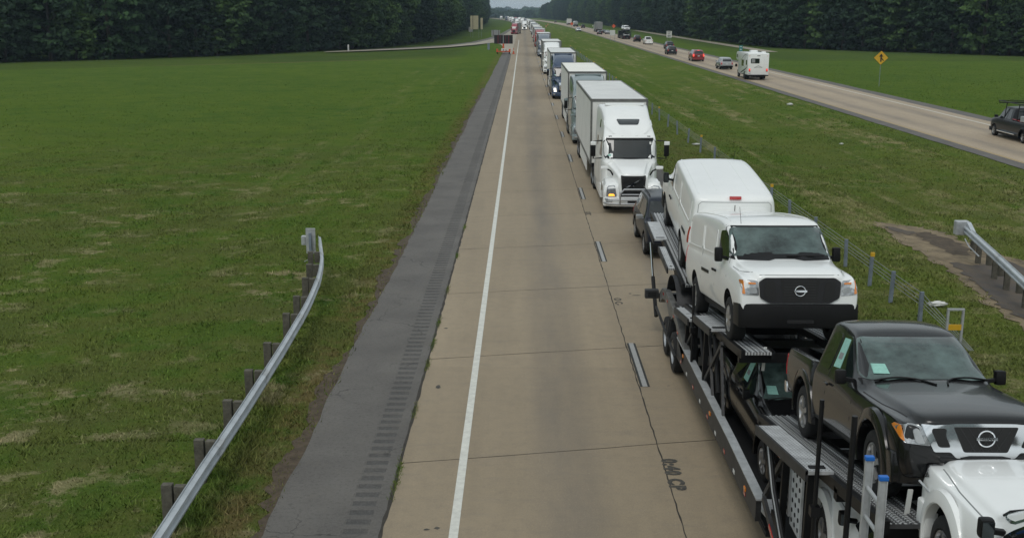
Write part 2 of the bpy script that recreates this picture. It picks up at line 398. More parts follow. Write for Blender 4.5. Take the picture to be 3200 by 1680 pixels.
def asphalt_material(name, a=(.130, .121, .109), d=(.090, .083, .075)):
    m = bpy.data.materials.new(name); m.use_nodes = True; ns, ln = nodes_of(m); b = ns['Principled BSDF']
    P = ns.new('ShaderNodeNewGeometry').outputs['Position']
    c = mixc(ns, ln, noise(ns, ln, P, .6, 5, .6, .35, .65), a, d)
    c = mixc(ns, ln, mth(ns, ln, 'MULTIPLY', noise(ns, ln, P, 38, 3, .8, .45, .8), .6), c, (.16, .155, .15))
    c = mixc(ns, ln, mth(ns, ln, 'MULTIPLY', noise(ns, ln, P, .9, 4, .6, .5, .8, mapping=(3, .15, 1)), .5), c, (.11, .105, .1))
    c = mixc(ns, ln, mth(ns, ln, 'MULTIPLY', noise(ns, ln, P, 14, 5, .8, .50, .68), .55), c, tuple(x * .45 for x in d))
    vo = ns.new('ShaderNodeTexVoronoi'); vo.feature = 'DISTANCE_TO_EDGE'; vo.inputs['Scale'].default_value = .42
    wv = ns.new('ShaderNodeVectorMath'); wv.operation = 'ADD'; tn = ns.new('ShaderNodeTexNoise'); tn.inputs['Scale'].default_value = 1.6; tn.inputs['Detail'].default_value = 6
    ln.new(P, tn.inputs[0]); ln.new(P, wv.inputs[0]); ln.new(tn.outputs['Color'], wv.inputs[1]); ln.new(wv.outputs[0], vo.inputs['Vector'])
    ck = mth(ns, ln, 'LESS_THAN', vo.outputs['Distance'], .006)
    c = mixc(ns, ln, mth(ns, ln, 'MULTIPLY', ck, mth(ns, ln, 'MULTIPLY', noise(ns, ln, P, .35, 3, .5, .48, .6), .75)), c, tuple(x * .4 for x in d))
    # grit and dust drifting in from both edges
    c = mixc(ns, ln, mth(ns, ln, 'MULTIPLY', noise(ns, ln, P, 1.1, 6, .75, .52, .75), .5), c, (.13, .118, .10))
    ln.new(c, b.inputs['Base Color']); b.inputs['Roughness'].default_value = .85
    bp = ns.new('ShaderNodeBump'); bp.inputs['Strength'].default_value = .4; bp.inputs['Distance'].default_value = .01
    ln.new(noise(ns, ln, P, 50, 3, .7, .2, .8), bp.inputs['Height']); ln.new(bp.outputs[0], b.inputs['Normal'])
    return m
AM = asphalt_material('shoulder_asphalt'); AM2 = asphalt_material('groove_dirt_shade', (.078, .074, .069), (.056, .054, .051))  # groove colour darkened for settled dirt and for shade in the hollows
M['mark'] = mat('road_marking_white', (.66, .66, .60), .6, noise=(6, .22)); M['marky'] = mat('road_marking_yellow', (.40, .28, .10), .6, noise=(6, .3))
M['markblack'] = mat('black_contrast_marking', (.035, .036, .032), .7, noise=(8, .4)); M['markfilm'] = mat('lane_tape', (.34, .34, .33), .5, noise=(8, .2))
M['crack'] = mat('joint_sealant', (.050, .044, .036), .9, noise=(6, .4)); M['dirt'] = mat('bare_soil', (.10, .075, .05), .95, noise=(5, .5))

ROAD_L, ROAD_R = -2.18, 8.3
Y = yy(-40, 2200)
strip('road', ROAD_L, 6.55, Y, 0.0, CM)
def ramp_w(y):                                   # exit lane widening into the ramp
    return ROAD_L
# asphalt shoulder, split round the milled rumble strip
GX0, GX1 = -2.83, -2.38
Ys = list(np.arange(-40, 250, .55))
strip('shoulder', lambda y: -4.05 + .05 * math.sin(y * .31) * math.sin(y * .13 + 1), GX0, Ys, -0.004, AM, jl=.035)
strip('shoulder', GX1, ROAD_L, Ys, -0.004, AM)
strip('verge_soil', lambda y: -4.28 + .13 * math.sin(y * .9) * math.sin(y * .37 + 2), -4.0, list(np.arange(10, 120, .3)), -0.012, M['dirt'], jl=.13)
V = []; 
per = .335; k = 0; y = -12.0
prof = [(0, 0), (.03, -.010), (.09, -.017), (.15, -.010), (.18, 0)]
ysr = []
while y < 245:
    for a, z in prof: ysr.append((y + a, z))
    y += per
ysr = [(-40.0, 0)] + ysr + [(250 - .55, 0)]
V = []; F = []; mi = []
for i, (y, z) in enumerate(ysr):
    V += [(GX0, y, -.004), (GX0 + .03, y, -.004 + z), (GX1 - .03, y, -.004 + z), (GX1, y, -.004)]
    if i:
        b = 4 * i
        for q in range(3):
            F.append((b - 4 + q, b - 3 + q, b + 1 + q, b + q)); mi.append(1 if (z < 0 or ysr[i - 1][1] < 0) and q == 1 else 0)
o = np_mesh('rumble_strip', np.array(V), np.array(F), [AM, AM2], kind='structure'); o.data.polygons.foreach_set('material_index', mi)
strip('shoulder', 6.55, lambda y: 7.25, Y, -0.004, AM, jr=.08)
# opposite carriageway
strip('road', 27.0, 34.9, Y, 0.0, CM2)
strip('shoulder', 26.05, 27.0, Y, -.004, AM, jl=.06)
strip('shoulder', 34.9, 36.25, Y, -.004, AM, jr=.06)
strip('road_line', 27.08, 27.22, Y, .004, M['marky']); strip('road_line', 33.72, 33.88, Y, .004, M['mark'])
strip('road_line', -1.13, -0.985, yy(-40, 330, .6), .004, M['mark'])
# exit ramp leaving to the left, with its shoulder
def poly_sheet(name, pts, z, m, kind='structure'):
    tris = tessellate_polygon([[Vector((p[0], p[1], 0)) for p in pts]])
    me = bpy.data.meshes.new(name); me.from_pydata([(p[0], p[1], z) for p in pts], [], [t for t in tris]); me.materials.append(m)
    bm = bmesh.new(); bm.from_mesh(me); bmesh.ops.recalc_face_normals(bm, faces=bm.faces)
    for f in bm.faces:
        if f.normal.z < 0: f.normal_flip()
    bm.to_mesh(me); bm.free()
    o = new_obj(name, me)
    if kind: o['kind'] = kind
    return o
ramp_lo = [(-2.14, 226), (-2.6, 262), (-5.0, 288), (-8.2, 302), (-12, 283), (-17.5, 263), (-26, 246), (-36, 234), (-41, 228)]
ramp_lo = [(-2.14, 215), (-3.9, 250), (-5.6, 285), (-8.0, 301), (-12, 281), (-17.5, 262), (-26, 246), (-36, 233), (-41, 228)]
ramp_hi = [(-41, 232), (-36, 240), (-26, 254), (-18.1, 272), (-12.8, 300), (-9.2, 345), (-6.6, 420), (-5.3, 520), (-2.14 , 640)]
poly_sheet('exit_ramp', ramp_lo + ramp_hi, .004, RM)
sh_hi = [(-41, 233), (-36, 241.5), (-27, 259), (-19, 279), (-14.2, 308), (-11, 355), (-8.4, 430), (-7, 530), (-4.2, 660)]
poly_sheet('ramp_shoulder', [(x, y - .5) for x, y in ramp_hi] + sh_hi[::-1], -.002, AM)
strip('shoulder', -4.2, ROAD_L, yy(640, 2200), -.004, AM)
strip('shoulder', -4.0, ROAD_L, [249.4, 262, 280], -.004, AM)
# frontage road strip in front of the far right trees
strip('side_road', 51, 54, yy(235, 520), -.15, RM, bend=False)

# joints and dashes
for i in range(64):
    y0 = .66 + 6.07 * i
    mb = MB(); x0, x1 = ROAD_L, 6.55; n = 14; pts = []
    for k in range(n + 1):
        x = x0 + (x1 - x0) * k / n; pts.append((x, y0 + .2 * (x - x0) + random.uniform(-.012, .012)))
    w = .010
    vs = [(x, y - w * random.uniform(.6, 1.3), .003) for x, y in pts] + [(x, y + w * random.uniform(.6, 1.3), .003) for x, y in pts]
    mb.add(vs, [(k, k + 1, k + n + 2, k + n + 1) for k in range(n)])
    if i < 40: tag(mb.build('slab_joint', M['crack']), kind='structure')
def wobble_strip(name, x, w, y0, y1, st, z, m):
    ys = np.arange(y0, y1, st); V = []; F = []
    for i, y in enumerate(ys):
        a = x + random.uniform(-.012, .012); ww = w * random.uniform(.5, 1.4)
        V += [(a - ww, y, z), (a + ww, y, z)]
        if i: F.append((2 * i - 2, 2 * i - 1, 2 * i + 1, 2 * i))
    return np_mesh(name, np.array(V), np.array(F), m, kind='structure')
wobble_strip('slab_joint', 2.55, .013, -10, 260, .25, .003, M['crack'])
wobble_strip('slab_joint', -2.19, .03, -10, 200, .3, .003, M['crack'])
LANE = 2.66
y = 23.2 - 12.19 * 2
DASH_Y0 = None
LANE = 2.68
i = 0; y = 23.04 - 2 * 12.19
while y < 330:
    mb = MB(); mb.add([(LANE - .105, y, .0045), (LANE + .105, y, .0045), (LANE + .105, y + 3.2, .0045), (LANE - .105, y + 3.2, .0045)], [(0, 1, 2, 3)])
    tag(mb.build('lane_dash_border', M['markblack']), kind='structure')
    mb = MB(); mb.add([(LANE - .055, y, .0085), (LANE + .055, y, .0085), (LANE + .055, y + 3.2, .0085), (LANE - .055, y + 3.2, .0085)], [(0, 1, 2, 3)])
    tag(mb.build('lane_dash', M['markfilm']), kind='structure')
    y += 12.19
def text_mesh(name, body, size, m, loc, rot, parent=None, extrude=.002, offset=0.0, sx=1.0, align='CENTER', spacing=1.0):
    cu = bpy.data.curves.new(name, 'FONT'); cu.body = body; cu.size = size; cu.extrude = extrude; cu.offset = offset
    cu.space_character = spacing; cu.align_x = align; cu.align_y = 'CENTER'; cu.resolution_u = 2
    t = bpy.data.objects.new(name, cu); COL.objects.link(t)
    dg = bpy.context.evaluated_depsgraph_get(); me = bpy.data.meshes.new_from_object(t.evaluated_get(dg))
    bpy.data.objects.remove(t); me.materials.clear(); me.materials.append(m)
    me.transform(Matrix.Diagonal((sx, 1, 1, 1)))
    o = new_obj(name, me, parent); o.location = loc; o.rotation_euler = rot; return o
M['spray'] = mat('faded_black_paint', (.022, .024, .022), .8, noise=(14, .2, (.10, .09, .075)))
tag(text_mesh('pavement_writing', '0:40 CP', .37, M['spray'], (2.66, 18.45, .006), (0, 0, R(-90)), offset=.022, spacing=1.18, sx=.95, extrude=.0005), kind='structure')
tag(text_mesh('pavement_writing', 'O C-', .30, M['spray'], (2.70, 30.2, .006), (0, 0, R(-90)), offset=.008, sx=1.2, extrude=.0005), kind='structure')
tag(text_mesh('pavement_writing', 'O7C', .30, M['spray'], (2.66, 44.0, .006), (0, 0, R(-90)), offset=.008, sx=1.2, extrude=.0005), kind='structure')
for (x, y, a, b) in ((-1.82, 23.0, .075, .11), (-1.33, 16.35, .05, .05), (-1.50, 16.3, .06, .03), (3.3, 30.9, .16, .05), (-1.95, 27.5, .06, .05)):
    n = 9; mb = MB(); mb.add([(x + a * math.cos(t * 2 * math.pi / n) * random.uniform(.6, 1.2), y + b * math.sin(t * 2 * math.pi / n) * random.uniform(.6, 1.2), .0035) for t in range(n)], [tuple(range(n))])
    tag(mb.build('oil_spot', M['spray']), kind='structure')

# washed-out patch and bare asphalt under the median guardrail
M['straw'] = mat('washed_straw', (.25, .195, .12), .95, noise=(1.6, .3, (.11, .085, .055)), bump=(9, .6))
M['oldasphalt'] = mat('stained_asphalt', (.062, .055, .052), .9, noise=(1.4, .3, (.10, .078, .055)))
def ragged(pts, j, sub=6):
    o = []
    for i, p in enumerate(pts):
        q = pts[(i + 1) % len(pts)]
        for k in range(sub):
            t = k / sub; o.append((p[0] + (q[0] - p[0]) * t + random.uniform(-j, j), p[1] + (q[1] - p[1]) * t + random.uniform(-j, j)))
    return o
def drape(o, dz):
    bm = bmesh.new(); bm.from_mesh(o.data)
    bmesh.ops.triangulate(bm, faces=bm.faces)
    for _ in range(1): bmesh.ops.subdivide_edges(bm, edges=[e for e in bm.edges if e.calc_length() > .8], cuts=2)
    for v in bm.verts: v.co.z = gz(v.co.x, v.co.y) + dz
    bm.to_mesh(o.data); bm.free()
PADP = [(13.9, 43.4), (14.8, 43.1), (15.7, 43.0), (16.3, 41.9), (16.6, 39.2), (17.2, 37.1), (17.9, 33.5), (18.0, 26), (13.0, 20), (11.6, 20.5), (12.6, 25.0), (13.1, 27.9), (13.25, 30.7), (13.6, 33.2), (13.8, 36.3), (13.7, 39.5)]
st_o = poly_sheet('straw_patch', ragged(PADP, .22, 9), .02, M['straw'], kind='structure'); drape(st_o, .02)
for pts, j in (([(14.1, 42.6), (15.0, 41.7), (14.6, 40.7), (14.1, 41.6)], .12), ([(14.4, 36.3), (15.2, 36.0), (15.9, 36.6), (16.5, 37.4), (17.3, 34), (17.3, 26), (13.2, 21.0), (12.5, 22.0), (13.2, 26.3), (13.55, 28.9), (13.5, 30.4), (13.85, 32.3), (14.05, 34.3)], .15)):
    as_o = poly_sheet('guardrail_pad', ragged(pts, j, 7), .03, M['oldasphalt'], kind='structure'); drape(as_o, .035)
for pts in ([(14.9, 41.4), (15.6, 41.8), (16.1, 40.2), (15.8, 37.8), (15.0, 37.6), (14.8, 39.6)],):
    as_o = poly_sheet('bare_soil', ragged(pts, .16, 7), .03, M['dirt'], kind='structure'); drape(as_o, .028)

# ---------------------------------------------------------------- grass blades
def gz_np(x, y):
    z = np.full_like(x, -.035)
    m = (x > 10.5) & (x < 25); z[m] -= .38 * np.sin(np.pi * (x[m] - 10.5) / 14.5) ** 2
    m = x < -5.5; t = np.clip((-5.5 - x[m]) / 6, 0, 1); z[m] -= .22 * t * t
    return z
def in_poly(x, y, poly):
    c = np.zeros(len(x), bool); n = len(poly)
    for i in range(n):
        x1, y1 = poly[i]; x2, y2 = poly[(i + 1) % n]
        k = ((y1 > y) != (y2 > y)) & (x < (x2 - x1) * (y - y1) / (y2 - y1 + 1e-9) + x1); c ^= k
    return c
def blades(n, x0, x1, y0, y1, h0, h1, cond=None):
    """random tufts, density falling with distance; blades grow slightly wider when far"""
    u = RNG.random(n); y = y0 + (y1 - y0) * u ** 2.2; x = x0 + (x1 - x0) * RNG.random(n)
    if cond is not None:
        k = cond(x, y); x = x[k]; y = y[k]
    n = len(x)
    clump = np.sin(x * 1.7 + np.sin(y * .9) * 2) * np.sin(y * 1.3 + np.sin(x * 1.1) * 2) * .5 + .5
    h = (h0 + (h1 - h0) * RNG.random(n)) * (.55 + .7 * clump ** 2)
    w = .006 + .00045 * y; a = RNG.random(n) * 2 * np.pi
    lean = h * (.3 + .9 * RNG.random(n)); la = RNG.random(n) * 2 * np.pi
    f = np.clip((y1 - y) / (y1 - y0) * 1.6, .15, 1); h = h * f; z = gz_np(x, y) - .01
    V = np.zeros((n, 3, 3)); dx = np.cos(a) * w; dy = np.sin(a) * w
    V[:, 0] = np.stack([x - dx, y - dy, z], 1); V[:, 1] = np.stack([x + dx, y + dy, z], 1)
    V[:, 2] = np.stack([x + np.cos(la) * lean, y + np.sin(la) * lean, z + h], 1)
    return V, .80 + .55 * RNG.random(n) ** 1.3
bl = []
vis = lambda x, y: (np.abs(x) < y * .50 + 3)
bl.append(blades(300000, -30, -4.06, 13, 95, .03, .115, lambda x, y: (x < -4.06 - 1.0 * RNG.random(len(x)) ** 1.3) & vis(x, y)))
bl.append(blades(150000, -95, -4.2, 20, 200, .04, .12, lambda x, y: (x < -4.3) & vis(x, y)))
padp = PADP
bl.append(blades(210000, 7.1, 25, 18, 95, .03, .12, lambda x, y: vis(x, y) & ~in_poly(x + RNG.normal(0, .28, len(x)), y + RNG.normal(0, .28, len(x)), padp)))
bl.append(blades(70000, 7.1, 26, 24, 170, .04, .13, lambda x, y: vis(x, y) & ~in_poly(x, y, padp)))
bl.append(blades(70000, 36.6, 80, 40, 200, .04, .12, vis))
# weeds in the crack between slab and asphalt
kx = RNG.normal(-2.17, .03, 900); ky = RNG.choice(np.array([17.9, 18.6, 21.5, 24.4, 26.2, 28, 31.5, 36, 41]), 900) + RNG.normal(0, .28, 900)
V2 = np.zeros((900, 3, 3)); a = RNG.random(900) * 6.28; hh = .02 + .05 * RNG.random(900)
V2[:, 0] = np.stack([kx - .006, ky, 0 * kx], 1); V2[:, 1] = np.stack([kx + .006, ky, 0 * kx], 1); V2[:, 2] = np.stack([kx + np.cos(a) * .04, ky + np.sin(a) * .04, hh], 1)
bl.append((V2, .8 + .3 * RNG.random(900)))
bl.append(blades(13000, -5.1, -3.98, 13, 120, .04, .14, lambda x, y: x < -4.0 + .10 * np.sin(y * 2.1) * RNG.random(len(x))))
bl.append(blades(12000, -5.9, -5.0, 13, 38, .08, .20, lambda x, y: vis(x, y)))
V = np.concatenate([b[0] for b in bl]).reshape(-1, 3); T = np.repeat(np.concatenate([b[1] for b in bl]), 3)
F = np.arange(len(V)).reshape(-1, 3)
go = np_mesh('grass', V, F, GB, kind='stuff'); tag(go, 'short green grass standing on the verges and the median', 'grass')
at = go.data.attributes.new('tint', 'FLOAT', 'POINT'); at.data.foreach_set('value', T.astype(np.float32))

# ---------------------------------------------------------------- trees
def leaf_material(name, a, b_, c_):
    m = bpy.data.materials.new(name); m.use_nodes = True; ns, ln = nodes_of(m); b = ns['Principled BSDF']
    at = ns.new('ShaderNodeAttribute'); at.attribute_name = 'tint'
    oi = ns.new('ShaderNodeObjectInfo')
    c = mixc(ns, ln, at.outputs['Fac'], a, b_)
    c = mixc(ns, ln, mth(ns, ln, 'MULTIPLY', oi.outputs['Random'], .9), c, c_)
    ln.new(c, b.inputs['Base Color']); b.inputs['Roughness'].default_value = .7; b.inputs['Specular IOR Level'].default_value = .2
    return m
LM = [leaf_material('oak_leaves', (.013, .034, .016), (.045, .095, .030), (.011, .028, .015)),
      leaf_material('hickory_leaves', (.024, .058, .017), (.095, .165, .040), (.016, .038, .016)),
      leaf_material('pine_needles', (.009, .026, .017), (.026, .060, .032), (.008, .022, .016))]
M['bark'] = mat('tree_bark', (.06, .05, .04), .95, noise=(3, .4))
def crown_mesh(seed, H, Rr, nl, per, leaf, low, m, flat=.8):
    r = np.random.default_rng(seed)
    # lobes: clumps of leaves round the limbs, more of them near the crown's surface
    z = low + (H - low) * r.random(nl) ** .85
    prof = np.sin(np.clip((z - low + 1.5) / (H - low + 1.8), 0, 1) * np.pi) ** .55
    rad = Rr * prof * (.35 + .65 * np.sqrt(r.random(nl))); a = r.random(nl) * 2 * np.pi
    cx = rad * np.cos(a); cy = rad * np.sin(a); ls = Rr * (.12 + .20 * r.random(nl))
    ctr = np.repeat(np.stack([cx, cy, z], 1), per, 0); s = np.repeat(ls, per)
    d = r.normal(size=(nl * per, 3)); d /= np.linalg.norm(d, axis=1)[:, None]
    d[:, 2] = np.abs(d[:, 2]) * .9 - .25 * r.random(len(d))
    p = ctr + d * (s * (.55 + .5 * r.random(len(s))))[:, None] * np.array([1, 1, flat])
    nrm = d * 1.0 + np.array([0, 0, .35]) + r.normal(size=d.shape) * .42; nrm /= np.linalg.norm(nrm, axis=1)[:, None]
    t = np.cross(nrm, r.normal(size=d.shape)); t /= np.linalg.norm(t, axis=1)[:, None]; b = np.cross(nrm, t)
    w = leaf * (.5 + .9 * r.random(len(p)))[:, None]
    V = np.stack([p - t * w, p + b * w * .7, p + t * w, p - b * w * .7], 1).reshape(-1, 3)
    F = np.arange(len(V)).reshape(-1, 4)
    tint = np.repeat(np.clip(np.repeat(r.random(nl), per) * .6 + .4 * r.random(len(p)), 0, 1), 4)
    me = np_mesh('crown', V, F, m, parent=False)
    at = me.attributes.new('tint', 'FLOAT', 'POINT'); at.data.foreach_set('value', tint.astype(np.float32)); return me
def trunk_mesh(seed, H):
    r = random.Random(seed); mb = MB()
    base = [(0, 0, -.3), (0, 0, .4), (.1, .05, H * .3), (.2, -.1, H * .6), (.1, .1, H * .92)]
    mb.tube(base, [.42, .32, .25, .16, .04], 8)
    for k in range(7):
        z = H * (.2 + .09 * k); a = k * 2.4 + r.random(); l = H * .2 * (1.1 - k * .08)
        mb.tube([(.1, 0, z), (math.cos(a) * l * .5, math.sin(a) * l * .5, z + l * .3), (math.cos(a) * l, math.sin(a) * l, z + l * .75)], [.12, .08, .03], 6)
    o = mb.build('trunk', M['bark'], smooth=True); me = o.data; bpy.data.objects.remove(o); return me
PROTO = []
for k in range(9):
    H = [19, 21, 17, 23, 18, 20, 12, 22, 9][k]; Rr = [5.4, 6.0, 5.0, 5.6, 6.2, 5.2, 4.2, 4.6, 3.8][k]
    PROTO.append((trunk_mesh(k, H), crown_mesh(100 + k, H, Rr, 235 if k != 8 else 110, 42, .33, .3, LM[[0, 1, 0, 2, 1, 0, 1, 2, 1][k]]), H))
KIND = ['dark oak', 'broad hickory', 'rounded oak', 'tall dark pine', 'wide hickory', 'dense oak', 'small pale elm', 'slim dark pine', 'low pale sapling']
TREES = []
def tree(k, x, y, sc, rz, label, group):
    t, c, H = PROTO[k]
    e = bpy.data.objects.new('tree', None); COL.objects.link(e); e.location = (x, y, gz(x, y) - .1); e.rotation_euler = (0, 0, rz); e.scale = (sc, sc, sc * random.uniform(.92, 1.08))
    tag(e, label, 'tree', group); new_obj('trunk', t, e); new_obj('crown', c, e); TREES.append(e)
def along(pts, step, jit, off):
    """points every step metres along a polyline, pushed off to one side"""
    out = []; carry = 0
    for (x0, y0), (x1, y1) in zip(pts[:-1], pts[1:]):
        l = math.hypot(x1 - x0, y1 - y0); d = carry
        while d < l:
            t = d / l; nx, ny = -(y1 - y0) / l, (x1 - x0) / l
            out.append((x0 + (x1 - x0) * t + nx * off + random.uniform(-jit, jit), y0 + (y1 - y0) * t + ny * off + random.uniform(-jit, jit))); d += step
        carry = d - l
    return out
LEFT = [(-112, 158), (-86, 186), (-59, 213), (-34, 262), (-27, 305), (-25.5, 400), (-25.5, 480), (-24, 600), (-27, 800), (-36, 1060), (-52, 1400)]
RIGHT = [(121, 175), (97, 209), (79, 236), (61, 262), (56, 300), (55, 380), (54, 590), (52, 800), (44, 1100), (26, 1500)]
GL = 'trees of the wood left of the motorway'; GR = 'trees of the wood right of the far carriageway'
L1 = 'leafy tree in front row of the wood beyond the left field'
R1 = 'leafy tree in front row of the wood beyond the right field'
n = 0
for side, pts, g, lab, lab2 in ((1, LEFT, GL, L1, 'leafy tree in the wood edge left of the motorway far ahead'), (-1, RIGHT, GR, R1, 'leafy tree in the wood edge right of the far carriageway ahead')):
    near_p, far_p = pts[:5], pts[4:]
    for (x, y) in along(near_p, 5.6, .9, side * 2.0):
        k = random.choice([0, 1, 2, 4, 5, 5, 3, 0, 6]); tree(k, x, y, random.uniform(.85, 1.12), random.uniform(0, 6.28), lab, g)
    for (x, y) in along(far_p, 11, 1.8, side * 2.6):
        k = random.choice([0, 1, 2, 4, 5, 3, 7]); tree(k, x, y, random.uniform(.8, 1.12), random.uniform(0, 6.28), lab2, g)
# the wood behind the front rows reads as one mass
def mass(name, pts, side, label, rows):
    Vs = []; Ts = []
    for ri, (off, step) in enumerate(rows):
        for (x, y) in along(pts, step, 2.5, side * off):
            k = random.choice([0, 1, 2, 5]); me = PROTO[k][1]
            if (k, 'np') not in KIDS:
                a = np.zeros(len(me.vertices) * 3, np.float32); me.vertices.foreach_get('co', a); KIDS[(k, 'np')] = a.reshape(-1, 3)
            a = KIDS[(k, 'np')].reshape(-1, 4, 3)
            sel = RNG.random(len(a)) < .22; a = a[sel].copy(); ctr = a.mean(1, keepdims=True); a = ctr + (a - ctr) * 2.4
            an = random.random() * 6.28; c, s_ = math.cos(an), math.sin(an); sc = random.uniform(.85, 1.05)
            b = np.stack([a[..., 0] * c - a[..., 1] * s_, a[..., 0] * s_ + a[..., 1] * c, a[..., 2]], -1) * sc + np.array([x, y, -.2])
            Vs.append(b.reshape(-1, 3)); Ts.append(np.full(len(b) * 4, random.random() * .5 ))
    V = np.concatenate(Vs); F = np.arange(len(V)).reshape(-1, 4); o = np_mesh(name, V, F, LM[0], kind='stuff'); tag(o, label, 'woodland')
    at = o.data.attributes.new('tint', 'FLOAT', 'POINT'); at.data.foreach_set('value', np.concatenate(Ts).astype(np.float32))
mass('woodland', LEFT[:9], 1, 'deep dark wood behind the front trees of the left field', [(8.5, 7.5), (15, 9), (23, 10)])
mass('woodland', RIGHT[:9], -1, 'deep dark wood behind the front trees of the right field', [(8.5, 7.5), (15, 9), (23, 10)])
# distant wooded rise closing the road
def far_wood(name, x0, x1, y, h, n, label, base=0):
    r = RNG; x = x0 + (x1 - x0) * r.random(n); yy_ = y + (r.random(n) - .5) * 160
    top = h * (.75 + .25 * np.sin(x * .013 + 1) * np.sin(x * .004) + .12 * np.sin(x * .09) + .08 * np.sin(x * .23))
    z = top * r.random(n) ** .6; w = 3.2 + 3 * r.random(n)
    d = r.normal(size=(n, 3)); d[:, 1] -= 1.2; d[:, 2] += .8; d /= np.linalg.norm(d, axis=1)[:, None]
    t = np.cross(d, r.normal(size=d.shape)); t /= np.linalg.norm(t, axis=1)[:, None]; b = np.cross(d, t); p = np.stack([x, yy_, z], 1)
    V = np.stack([p - t * w[:, None], p + b * w[:, None] * .8, p + t * w[:, None], p - b * w[:, None] * .8], 1).reshape(-1, 3)
    o = np_mesh(name, V, np.arange(len(V)).reshape(-1, 4), LM[0], kind='stuff'); tag(o, label, 'woodland')
    at = o.data.attributes.new('tint', 'FLOAT', 'POINT'); at.data.foreach_set('value', np.repeat(r.random(n), 4).astype(np.float32))
far_wood('woodland', -420, 380, 2350, 17, 26000, 'hazy distant wood closing the view at the end of the road')
far_wood('woodland', -300, 60, 1750, 10, 9000, 'lower hazy wood in front of the distant rise')
far_wood('woodland', -900, 900, 3600, 27, 22000, 'faint blue wooded rise on the skyline')
# haze
mb = MB(); mb.bb(-1500, 1500, -300, 5200, -1.6, 60)
hz = mb.build('haze', []); tag(hz, 'thin pale summer haze over the motorway', 'haze', kind='stuff')
hm = bpy.data.materials.new('summer_haze'); hm.use_nodes = True; ns, ln = nodes_of(hm); ns.remove(ns['Principled BSDF'])
pv = ns.new('ShaderNodeVolumePrincipled'); pv.inputs['Color'].default_value = (.66, .84, 1, 1); pv.inputs['Density'].default_value = .00017; pv.inputs['Anisotropy'].default_value = .2
ln.new(pv.outputs[0], ns['Material Output'].inputs['Volume']); hz.data.materials.append(hm)
# ================================================================ VEHICLE TOOLS
DG = lambda: bpy.context.evaluated_depsgraph_get()
def sec(y, zb, wb, wm, zs, ws, zt, wt, r=.08, crown=.03, f=.5):
    """half cross-section at station y: sill, flank, shoulder, then greenhouse or bonnet"""
    p = [(0, zb), (wb * .6, zb), (wb - .03, zb), (wb, zb + .05), (wm, zb + (zs - zb) * .35), (wm, zb + (zs - zb) * .72), (ws, zs - .03), (ws - .02, zs + .005)]
    for t in (.06, f, .94):
        p.append((ws - .02 + (wt - ws + .02) * t, zs + .01 + (zt - r - zs - .01) * t))
    p += [(wt - r * .3, zt - r * .25), (wt - r * 1.15, zt), (wt * .55, zt + crown * .7), (0, zt + crown)]
    return [(x, y, z) for x, z in p]
def loft(secs, sub=2, crease_y=None):
    n = len(secs[0]); V = []; F = []
    for s in secs:
        V += [Vector(p) for p in s] + [Vector((-p[0], p[1], p[2])) for p in s[1:-1]]
    m = 2 * n - 2
    def idx(si, k, left):                     # k-th point; left mirror
        if k in (0, n - 1) or not left: return si * m + k
        return si * m + n + k - 1
    for i in range(len(secs) - 1):
        for k in range(n - 1):
            F.append((idx(i, k, 0), idx(i + 1, k, 0), idx(i + 1, k + 1, 0), idx(i, k + 1, 0)))
            F.append((idx(i, k, 1), idx(i, k + 1, 1), idx(i + 1, k + 1, 1), idx(i + 1, k, 1)))
    for si in (0, len(secs) - 1):
        for k in range(n - 1):
            q = [idx(si, k, 0), idx(si, k + 1, 0), idx(si, k + 1, 1), idx(si, k, 1)]
            q2 = []
            for a in q:
                if a not in q2: q2.append(a)
            if len(q2) >= 3: F.append(tuple(q2))
    me = bpy.data.meshes.new('loft'); me.from_pydata([tuple(v) for v in V], [], F)
    bm = bmesh.new(); bm.from_mesh(me); bmesh.ops.recalc_face_normals(bm, faces=bm.faces); bm.to_mesh(me); bm.free()
    o = bpy.data.objects.new('tmp', me); COL.objects.link(o)
    md = o.modifiers.new('s', 'SUBSURF'); md.levels = sub; md.render_levels = sub
    me2 = bpy.data.meshes.new_from_object(o.evaluated_get(DG())); bpy.data.objects.remove(o)
    return me2
def cut(me, cutters, mats):
    """boolean difference; cut faces take mats[1]"""
    me.materials.clear()
    for x in mats: me.materials.append(x)
    o = bpy.data.objects.new('tmp', me); COL.objects.link(o); cs = []
    for c in cutters:
        cm = c.data; cm.materials.clear()
        for x in mats: cm.materials.append(x)
        cm.polygons.foreach_set('material_index', [1] * len(cm.polygons))
        md = o.modifiers.new('b', 'BOOLEAN'); md.operation = 'DIFFERENCE'; md.object = c; md.solver = 'EXACT'; cs.append(c)
    me2 = bpy.data.meshes.new_from_object(o.evaluated_get(DG())); bpy.data.objects.remove(o)
    for c in cs: bpy.data.objects.remove(c)
    if len(me2.materials) < len(mats):
        me2.materials.clear()
        for x in mats: me2.materials.append(x)
    return me2
def bvh_of(*meshes):
    bm = bmesh.new()
    for me in meshes: bm.from_mesh(me)
    t = BVHTree.FromBMesh(bm); bm.free(); return t
def rounded(poly, r, seg=3):
    """round the corners of a polygon"""
    if r <= 0: return list(poly)
    o = []; n = len(poly)
    for i in range(n):
        p0, p1, p2 = Vector(poly[i - 1]), Vector(poly[i]), Vector(poly[(i + 1) % n])
        a = (p0 - p1); b = (p2 - p1); rr = min(r, a.length * .45, b.length * .45)
        a = p1 + a.normalized() * rr; b = p1 + b.normalized() * rr
        for k in range(seg + 1):
            t = k / seg; q = a * (1 - t) ** 2 + p1 * 2 * t * (1 - t) + b * t * t; o.append((q.x, q.y))
    return o
